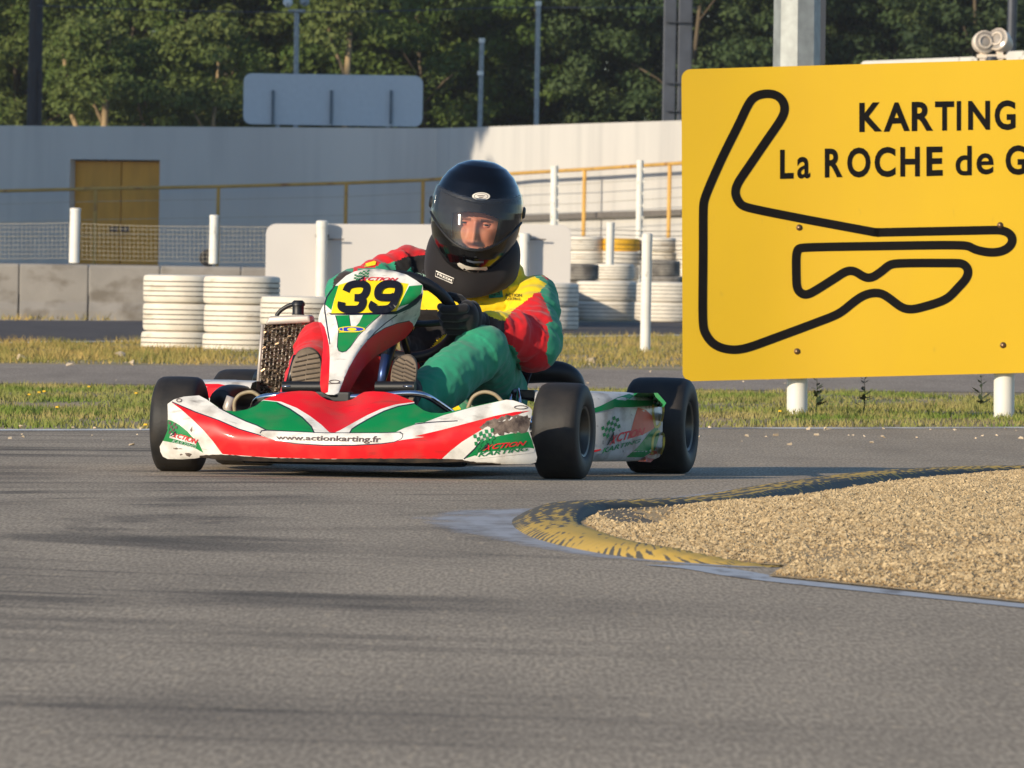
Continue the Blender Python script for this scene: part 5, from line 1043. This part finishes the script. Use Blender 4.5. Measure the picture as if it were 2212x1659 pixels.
paintpoly(z4((700, 500), (800, 525), (880, 540), (1050, 545), (1220, 500), (1330, 425), (1440, 380), (1600, 480), (1560, 545), (1500, 560), (1430, 630), (1330, 700), (1235, 800), (1180, 790), (1090, 760), (950, 690), (900, 600)), 1, U_)
paintpoly(z4((1300, 720), (1430, 620), (1510, 560), (1545, 555), (1590, 640), (1655, 800), (1600, 830), (1625, 920), (1595, 1100), (1560, 1240), (1240, 1200), (1235, 800)), 0, U_)
paintpoly(z4((1440, 380), (1600, 480), (1545, 545), (1590, 640), (1655, 800), (1600, 830), (1625, 920), (1595, 1100), (1650, 1150), (1800, 900), (1700, 500), (1500, 370)), 2, ['torso', 'armL', 'foreL'])
paintpoly(z4((1440, 375), (1600, 478), (1560, 530), (1400, 420)), 1, U_)
paintpoly(z4((-300, 700), (-300, 300), (0, 200), (330, 130), (540, 150), (540, 225), (370, 245), (330, 290), (210, 310), (160, 330), (0, 345)), 0, U_)
paintpoly(z4((160, 290), (210, 300), (270, 285), (300, 400), (150, 400), (0, 420), (-60, 345), (100, 335)), 2, U_)
paintpoly(z4((370, 245), (540, 225), (800, 300), (800, 530), (640, 560), (330, 480), (290, 380), (270, 285), (335, 260)), 3, U_)
z10 = zm(546.2, 460.8, .18523)
paintpoly(z10((780, 1100), (780, 800), (960, 660), (1170, 640), (1170, 720), (960, 850), (880, 1100)), 2, ['armR', 'foreR'])
paintpoly(z10((945, 770), (1000, 705), (1080, 665), (1165, 690), (1000, 830), (930, 870)), 4, ['armR', 'foreR'])
paintpoly(z4((300, 700), (640, 705), (700, 760), (770, 880), (640, 980), (575, 1060), (560, 1130), (560, 1290), (300, 1290)), 3, ['torso'])
mi[(fc_[:, 2] > Lp(1020, 600, .66).z) & (np.abs(fc_[:, 0]-neck.x) < .125)] = 3
sm.polygons.foreach_set('material_index', mi.astype(np.int32)); sm.polygons.foreach_set('use_smooth', [True]*len(mi))
sbv = BVHTree.FromPolygons([tuple(p) for p in co_], [tuple(p.vertices) for p in sm.polygons])
# badges and prints on the suit
pG, pW, pD = M('teal_badge', S(30, 128, 104), .7), M('pale_badge_print', S(196, 192, 160), .7), M('dark_badge_print', S(96, 84, 30), .7)
applique('chest_badge', [(0, z4((1090, 545), (1215, 530), (1222, 595), (1098, 605))), (1, z4((1118, 555), (1190, 545), (1194, 580), (1124, 588)))], sbv, [pG, M('navy_badge', S(26, 44, 52), .7)], suit, .004, 5, .55)
for s, q in (('ACTION', ((1240, 590), (1385, 592), (1385, 565), (1240, 562))), ('KARTING', ((1245, 620), (1370, 622), (1370, 598), (1245, 596)))): lettering(s, z4(*q), sbv, pD, suit, 0, .02, .006, .55)
applique('shoulder_badge', [(0, z4((5, 330), (20, 300), (95, 276), (112, 284), (104, 312), (15, 332)))], sbv, [cY], suit, .004, 5, .6)
lettering('A', z4((372, 375), (440, 392), (425, 330), (395, 325)), sbv, pG, suit, .2, .03, .006, .6); lettering('CTION', z4((445, 398), (625, 432), (620, 412), (450, 378)), sbv, M('pale_teal_print', S(150, 186, 170), .7), suit, 0, .02, .006, .6)
b = B(); zl = [stick(*p, sbv, .003, .6) for p in z4((846, 520), (850, 560), (852, 600), (853, 640))]; b.tube(zl, .004, 6); b.out('zip', cK, suit)
# --- neck brace
b = B(); rings = ((508, .122, .120, .66, 1024), (530, .138, .135, .655, 1024), (562, .142, .145, .645, 1020), (595, .140, .150, .635, 1018), (618, .128, .145, .63, 1018), (628, .112, .130, .63, 1018)); nR = 48; v = []
for k, (py, rx_, ry_, yc, px) in enumerate(rings):
    c = Lp(px, py, yc)
    for j in range(nR):
        a = 2*math.pi*j/nR; x, y = rx_*.945*math.cos(a), ry_*.97*math.sin(a); tilt = (.034*math.sin(a)-.012*math.cos(a))*(1 if k < 2 else .75 if k < 3 else .4); lump = 1+.018*noise.noise((x*14, y*14, k*.5)); v.append((c.x+x*lump, c.y+y*lump*.95, c.z+tilt+(.012*math.cos(2*a) if k > 3 else 0)))
f = [(i*nR+j, i*nR+(j+1) % nR, (i+1)*nR+(j+1) % nR, (i+1)*nR+j) for i in range(len(rings)-1) for j in range(nR)]
b.add(v, f); nk = b.out('neck_brace', cNk, drv, True); m_ = nk.modifiers.new('thick', 'SOLIDIFY'); m_.thickness = .018; m_.offset = -1; ss = nk.modifiers.new('sub', 'SUBSURF'); ss.levels = ss.render_levels = 2
nkb = BVHTree.FromPolygons([tuple(p) for p in v], f); pWh = M('white_label_print', S(222, 214, 200), .6)
lb = z4((634, 366), (792, 432), (778, 474), (630, 412)); applique('label_frame', [(0, [tuple(p) for p in q]) for q in stroke(lb, 1.4, True)], nkb, [pWh], nk, .006, 20, .5)
lettering('FREEM', z4((645, 402), (772, 460), (778, 440), (648, 384)), nkb, pWh, nk, 0, .02, .006, .5)
# --- helmet
HM = Matrix.Translation(Lp(1029, 464.2, .63))@Matrix.Rotation(YAW, 4, 'Z')@Matrix.Rotation(math.radians(6.0), 4, 'Y')@Matrix.Rotation(math.radians(2), 4, 'X')
HR = np.array([(.153, .002, .002, .002), (.1505, .030, .032, .032), (.146, .045, .052, .055), (.135, .068, .078, .088), (.113, .092, .105, .118), (.09, .107, .122, .137), (.0676, .117, .131, .149), (.045, .1228, .140, .156), (.02, .1255, .1485, .158), (0, .126, .1535, .156), (-.03, .1235, .1585, .150), (-.045, .121, .1597, .146), (-.0676, .1155, .1605, .135), (-.09, .107, .163, .12), (-.113, .095, .162, .106), (-.135, .082, .154, .095), (-.150, .068, .138, .085), (-.160, .05, .11, .07), (-.163, .02, .06, .04)])
def hsurf(ph, z, off=0.0, k=1.0):
    zz_ = z/k if k < 1 else z; w_, fr, bk_ = (float(np.interp(-zz_, -HR[:, 0], HR[:, i])) for i in (1, 2, 3)); w_, fr, bk_ = w_*k+off, fr*k+off, bk_*k+off
    s, c = math.sin(ph), math.cos(ph); return Vector((w_*math.copysign(abs(s)**.92, s), -(fr if c > 0 else bk_)*math.copysign(abs(c)**.95, c), z))
def vis_top(x): return .047+.022*(x/.12)**2
def vis_bot(x): return -.094+.080*(x/.12)**2
def hshell(name, keep, mats, off=0.0, k=1.0, nph=180, zs=None, parent=drv, mfun=None, thick=.003):
    zs = zs if zs is not None else np.r_[np.linspace(.153, .135, 7)[:-1], np.linspace(.135, -.15, 110), np.linspace(-.15, -.163, 5)[1:]]
    zs = zs*k+(off if k == 1 else 0)*0; v = []; ok = []; P = len(zs)
    for i in range(nph):
        ph = 2*math.pi*i/nph-math.pi
        for z in zs: v.append(hsurf(ph, float(z), off, k))
    f = []; mm = []
    for i in range(nph):
        for j in range(P-1):
            q = (i*P+j, i*P+j+1, ((i+1) % nph)*P+j+1, ((i+1) % nph)*P+j); c = (v[q[0]]+v[q[2]])/2
            if keep(c): f.append(q); mm.append(mfun(c) if mfun else 0)
    used = sorted({i for q in f for i in q}); mp_ = {u: i for i, u in enumerate(used)}; vv = [HM@v[u] for u in used]; f = [tuple(mp_[i] for i in q) for q in f]
    b = B(); b.add(vv, f); b.m = mm; o = b.out(name, mats, parent, True)
    if thick: m = o.modifiers.new('thick', 'SOLIDIFY'); m.thickness = thick; m.offset = -1
    return o, BVHTree.FromPolygons([tuple(p) for p in vv], f)
mHel = M('gloss_black_shell', S(7, 7, 9), .13, var=.1, coat=.25, spec=.4); mTrim = M('black_rubber_trim', S(22, 22, 23), .5); mPad = M('helmet_padding', S(26, 24, 24), .9, var=.2, scale=60)
inn = lambda c, e=0.0: c.y < -.02 and vis_bot(c.x)+.006+e < c.z < vis_top(c.x)-.008-e and abs(c.x) < .118
hel, hbv = hshell('helmet', lambda c: not inn(c), [mHel, mTrim], mfun=lambda c: 1 if (inn(c, -.008)) else 0)
pad, _ = hshell('padding', lambda c: not (c.y < 0 and abs(c.x) < .060+.05*(c.z+.05) and -.104 < c.z < .012-3*c.x**2), [mPad], k=.90, nph=120, parent=hel)
mVis = bpy.data.materials.new('clear_visor'); mVis.use_nodes = True; N = mVis.node_tree.nodes; L = mVis.node_tree.links; N.remove(N['Principled BSDF'])
tr = N.new('ShaderNodeBsdfTransparent'); tr.inputs[0].default_value = (.82, .825, .83, 1); gl_ = N.new('ShaderNodeBsdfGlossy'); gl_.inputs['Roughness'].default_value = .075; fr = N.new('ShaderNodeFresnel'); fr.inputs[0].default_value = 1.55; mx = N.new('ShaderNodeMixShader'); L.new(fr.outputs[0], mx.inputs[0]); L.new(tr.outputs[0], mx.inputs[1]); L.new(gl_.outputs[0], mx.inputs[2])
df = N.new('ShaderNodeBsdfDiffuse'); df.inputs[0].default_value = (.5, .52, .55, 1); m2 = N.new('ShaderNodeMixShader'); m2.inputs[0].default_value = .035; L.new(mx.outputs[0], m2.inputs[1]); L.new(df.outputs[0], m2.inputs[2]); L.new(m2.outputs[0], N['Material Output'].inputs['Surface'])
vis, _ = hshell('visor', lambda c: c.y < -.005 and vis_bot(c.x) < c.z < vis_top(c.x)+.004 and abs(c.x) < .126, [mVis], off=.004, parent=hel, thick=0)
for fn2 in (vis_bot,):
    P = []
    for k in range(41):
        ph = math.radians(-76+152*k/40); z = 0
        for _ in range(12): x = hsurf(ph, z, .004).x; z = fn2(x)
        P.append(HM@hsurf(ph, z, .0045))
    B().tube(P, .0035, 8).out('visor_edge', mTrim, hel, True)
eb = z5((965, 570))[0]; applique('badge', [(0, ell(eb, 19.5, 8.6)), (1, ell(eb, 15.5, 6.4)), (0, ell(eb, 14.2, 5.6)), (1, [(eb[0]-9, eb[1]-2), (eb[0]+9, eb[1]-2), (eb[0]+6, eb[1]+.2), (eb[0]-6, eb[1]+.2)]), (1, [(eb[0]-6, eb[1]+2), (eb[0]+6, eb[1]+2), (eb[0]+3, eb[1]+4), (eb[0]-3, eb[1]+4)])], hbv, [pWh, kGrey], hel, .0012, 5, .48)
applique('chin_strip', [(0, z5((668, 1400), (700, 1390), (770, 1425), (860, 1448), (960, 1450), (1035, 1440), (1045, 1470), (1020, 1505), (930, 1520), (830, 1512), (740, 1478), (680, 1430)))], hbv, [pWh], hel, .0012, 5, .48)
applique('chin_vent', [(0, z5((780, 1350), (870, 1372), (1000, 1372), (995, 1395), (870, 1398), (790, 1378))), (1, z5((880, 1310), (910, 1310), (910, 1330), (880, 1330)))], hbv, [M('vent_grey', S(70, 76, 84), .5), mTrim], hel, .0012, 5, .48)
for s in (-1, 1):
    q = HM@hsurf(s*math.radians(82), .022, .004); ax_ = (HM.to_3x3()@Vector((s, -.15, 0))).to_track_quat('Z', 'Y').to_matrix().to_4x4(); B().lathe([(0, .006), (.014, .005), (.018, 0)], 16, Matrix.Translation(q)@ax_).out('visor_pivot', mTrim, hel, True)
# --- head with a face
mSkin = M('skin', S(224, 142, 108), .5, scale=40, var=.06, bump=.1, bscale=300, bdist=.0006, spec=.4)
mSkin.node_tree.nodes['Principled BSDF'].inputs['Subsurface Weight'].default_value = .08; mSkin.node_tree.nodes['Principled BSDF'].inputs['Subsurface Radius'].default_value = (.01, .004, .002)
mBrow = M('brow_hair', S(150, 100, 76), .8); mLip = M('lips', S(184, 104, 92), .45); mHair = M('short_brown_hair', S(62, 44, 32), .8, scale=80, var=.4)
def g1(x, c, s): return math.exp(-((x-c)/s)**2)
def face_y(x, z):
    a = abs(x); y = -.096+5.2*x*x+55*x**4+2.2*max(0, z+.005)**2+1.2*max(0, -.095-z)
    nz_ = min(1, max(0, (-.012-z)/.058)); y -= (.006+.019*nz_)*math.exp(-(x/(.0085+.005*nz_))**2)*(1/(1+math.exp((-.079-z)/.0022)))*(1/(1+math.exp((z+.010)/.004)))
    y -= .007*g1(a, .0135, .006)*g1(z, -.0715, .0065); y += .0125*g1(a, .030, .0145)*g1(z, -.0225, .0105); y -= .0045*math.exp(-(x/.052)**4)*g1(z, -.0085, .0065)
    y -= .0065*g1(a, .040, .017)*g1(z, -.052, .018); y += .003*g1(a, .030, .008)*g1(z, -.085, .012); y -= .0045*math.exp(-(x/.022)**2)*(g1(z, -.0935, .0035)+g1(z, -.1025, .004)); y -= .006*g1(x, 0, .02)*g1(z, -.125, .012)
    return y
nx_, nz2 = 110, 120; v = []; f = []; mm = []
for i in range(nx_+1):
    for j in range(nz2+1): x = -.079+.158*i/nx_; z = .065-.205*j/nz2; v.append((x, face_y(x, z), z))
for i in range(nx_):
    for j in range(nz2):
        k = i*(nz2+1)+j; f.append((k, k+1, k+nz2+2, k+nz2+1)); x, _, z = v[k]; a = abs(x); bz = -.0105-.10*max(0, a-.038)+.04*min(0, a-.02)
        mm.append(1 if .013 < a < .050 and abs(z-bz) < .0040-.04*max(0, a-.03) else 2 if a < .022 and (-.105 < z < -.0905) else 0)
# close the back of the skull
k0 = len(v); bk2 = []
for i in range(nx_+1):
    for j in range(nz2+1):
        x, y, z = v[i*(nz2+1)+j]; r2 = 1-(x/.08)**2; z2 = 1-((z+.03)/.115)**2; v.append((x, .02+.085*math.sqrt(max(0, r2))*math.sqrt(max(.02, z2)), z))
for i in range(nx_):
    for j in range(nz2): k = k0+i*(nz2+1)+j; f.append((k, k+nz2+1, k+nz2+2, k+1)); mm.append(3)
b = B(); b.add([HM@Vector(p) for p in v], f); b.m = mm; head = b.out('head', [mSkin, mBrow, mLip, mHair], drv, True)
mEye = M('eye_white', S(176, 166, 156), .3); mIr = M('iris_dark', S(48, 36, 28), .2)
for s in (-1, 1):
    e = B(); ellipsoid(e, (0, 0, 0), (.0122, .0122, .0122)); e.v = [tuple(HM@(Vector(p)+Vector((s*.0305, -.0735, -.0215)))) for p in e.v]; eo = e.out('eye', mEye, head, True)
    e = B(); ellipsoid(e, (0, 0, 0), (.0056, .0022, .0056)); e.v = [tuple(HM@(Vector(p)+Vector((s*.0305+.001, -.0848, -.0215)))) for p in e.v]; e.out('iris', mIr, eo, True)
    e = B(); up_ = [(s*.0305+dx, -.0735-math.sqrt(max(1e-6, .0137**2-dx*dx-.0030**2)), -.0215+.0040-20*dx*dx) for dx in np.linspace(-.0115, .0115, 9)]; e.tube([HM@Vector(p) for p in up_], .0028, 6); e.out('eyelid', mSkin, head, True)
    e = B(); up_ = [(s*.0305+dx, -.0735-math.sqrt(max(1e-6, .0130**2-dx*dx-.004**2)), -.0215-.0056+18*dx*dx) for dx in np.linspace(-.011, .011, 9)]; e.tube([HM@Vector(p) for p in up_], .0022, 6); e.out('eyelid', mSkin, head, True)
    e = B(); ellipsoid(e, (0, 0, 0), (.006, .016, .03)); e.v = [tuple(HM@(Vector(p)+Vector((s*.079, .012, -.035)))) for p in e.v]; e.out('ear', mSkin, head, True)
# --- gloves closed round the wheel rim
def glove(sgn, ang, wr_):
    c = swp(ang); X = Vector((sgn, 0, 0)); C = Vector((0, -.94, -.34)).normalized(); T_ = (SWn.cross(Vector((0, 0, 1)))); T_ = swy
    HS = 1.16; P = lambda x, cc, t: c+X*x*HS+C*cc*HS+T_*(t*HS+.006)
    b = B(); ellipsoid(b, P(.034, .004, -.002), (.030, .034, .054), Matrix.Rotation(math.radians(35), 3, 'X')); ellipsoid(b, P(.040, -.012, -.010), (.028, .030, .047)); capsule(b, P(.036, -.012, -.012), c.lerp(wr_, .82), .031, .030)
    fs = [(.034, 1.0, .0115), (.012, 1.08, .0122), (-.011, 1.03, .0118), (-.033, .86, .0105)]
    for t, l, r in fs:
        K_ = P(.034, .022, t); J1 = P(.016, .034*l, t*1.02); J2 = P(-.014*l, .031*l, t*1.03-.002); J3 = P(-.026*l, .010, t*1.0-.002)
        r *= 1.13; capsule(b, K_, J1, r*1.08, r, 10); capsule(b, J1, J2, r, r*.95, 10); capsule(b, J2, J3, r*.95, r*.85, 10)
    capsule(b, P(.030, -.022, .016), P(.012, -.034, .038), .0145, .0125, 10); capsule(b, P(.012, -.034, .038), P(-.012, -.030, .050), .0125, .0105, 10)
    me = fuse(b, 'glove', .0026, .4, 3); o = link('glove', me, drv, [cGl]); 
    a = c.lerp(wr_, .60); z_ = c.lerp(wr_, .86); B().tube([a, a.lerp(z_, .15), a.lerp(z_, .85), z_], [.031, .0355, .0365, .033], 20).out('wrist_strap', cK, o, True); return o
glove(1, 0.0, wrL); glove(-1, math.pi, wrR)
# --- boots with the soles towards the camera
mSole = M('boot_sole', S(112, 98, 82), .8, scale=25, var=.2, bump=.3, bscale=90); mSoleD = M('boot_tread', S(74, 64, 54), .85)
for pl, an_, toe in ((z3((470, 1370), (478, 1230), (508, 1125), (550, 1052), (612, 1010), (682, 1005), (742, 1040), (786, 1102), (800, 1200), (792, 1370), (775, 1560), (730, 1680), (560, 1680), (490, 1560)), anR, None), (z4((235, 1360), (240, 1250), (268, 1172), (330, 1116), (400, 1106), (450, 1150), (466, 1222), (452, 1360), (440, 1480), (400, 1550), (290, 1550), (248, 1480)), anL, None)):
    pr = resample(smoothline(pl, 3, True), 6); pc2 = np.array(pr); cx_ = pc2.mean(0); top_ = pc2[:, 1].min(); bot_ = pc2[:, 1].max()
    yy = lambda py: -.092+.055*((bot_-py)/(bot_-top_))
    P3 = [Lp(x, y, yy(y)) for x, y in pr]; bt = empty('boot', (0, 0, 0), parent=drv)
    b = B(); b.prism(P3, (0, .016, .004)); so2 = b.out('sole', mSole, bt, bevel=.003)
    t = B()
    for k in range(9):
        y = top_+(bot_-top_)*(.10+.075*k); xs_ = pc2[np.abs(pc2[:, 1]-y) < 5][:, 0]; 
        if len(xs_) > 1: x0, x1 = xs_.min()+4, xs_.max()-4; sl = 5 if an_ == anR else -9; t.tube([Lp(x0, y+sl, yy(y+sl)-.0015), Lp((x0+x1)/2-1.5, y, yy(y)-.0015)], .0024, 5); t.tube([Lp((x0+x1)/2+1.5, y-1, yy(y)-.0015), Lp(x1, y-sl, yy(y-sl)-.0015)], .0024, 5)
    t.out('tread', mSoleD, bt)
    b = B(); hl = Lp(cx_[0], bot_-14, -.05); tp = Lp(cx_[0], top_+26, .005); capsule(b, hl, tp, .040, .034); capsule(b, hl.lerp(tp, .1)+Vector((0, .02, .01)), an_, .045, .044); capsule(b, hl+Vector((0, .04, .02)), an_.lerp(tp, .0)+Vector((0, .03, .03)), .042, .046)
    me = fuse(b, 'boot_upper', .004, .5, 4); link('upper', me, bt, [cK])
# ================================================================ LIGHT, SKY, CAMERA
wd = bpy.data.worlds.new('World'); SC.world = wd; wd.use_nodes = True; N = wd.node_tree.nodes; L = wd.node_tree.links
sk = N.new('ShaderNodeTexSky'); sk.sky_type = 'NISHITA'; sk.sun_disc = False; sk.sun_elevation = SE
sk.sun_rotation = math.atan2(sun_dir.x, sun_dir.y); sk.air_density = 1.0; sk.dust_density = .4; sk.ozone_density = 4.0
L.new(sk.outputs[0], N['Background'].inputs[0]); N['Background'].inputs[1].default_value = .15
sl = bpy.data.lights.new('sun', 'SUN'); sl.energy = 4.7; sl.angle = math.radians(.5); sl.color = (1, .86, .66)
so = bpy.data.objects.new('sun', sl); COL.objects.link(so); so.rotation_euler = (-sun_dir).to_track_quat('-Z', 'Y').to_euler(); so.location = (-20, -20, 30)
cd = bpy.data.cameras.new('camera'); co = bpy.data.objects.new('camera', cd); COL.objects.link(co)
co.matrix_world = Matrix(((r_.x, u_.x, -f_.x, O.x), (r_.y, u_.y, -f_.y, O.y), (r_.z, u_.z, -f_.z, O.z), (0, 0, 0, 1)))
cd.sensor_width = 36; cd.lens = 36*F/W; cd.clip_start = .5; cd.clip_end = 3000
cd.dof.use_dof = True; cd.dof.focus_distance = 28.2; cd.dof.aperture_fstop = cd.lens/9.0
SC.camera = co
vs = SC.view_settings; vs.view_transform = 'Standard'; vs.look = 'None'; vs.exposure = 0.08; vs.gamma = 1
SC.cycles.use_denoising = True; SC.cycles.max_bounces = 8; SC.cycles.transparent_max_bounces = 12

# thin evening haze between the camera and the wood
hm = bpy.data.materials.new('thin_haze'); hm.use_nodes = True; N = hm.node_tree.nodes; N.remove(N['Principled BSDF']); pv_ = N.new('ShaderNodeVolumePrincipled'); pv_.inputs['Color'].default_value = (.86, .90, .96, 1); pv_.inputs['Density'].default_value = .00014; pv_.inputs['Anisotropy'].default_value = 0.0
hm.node_tree.links.new(pv_.outputs[0], N['Material Output'].inputs['Volume'])
hz = B().box((0, 220, 11.5), (604, 564, 26)).out('haze', hm); tag(hz, kind='stuff')
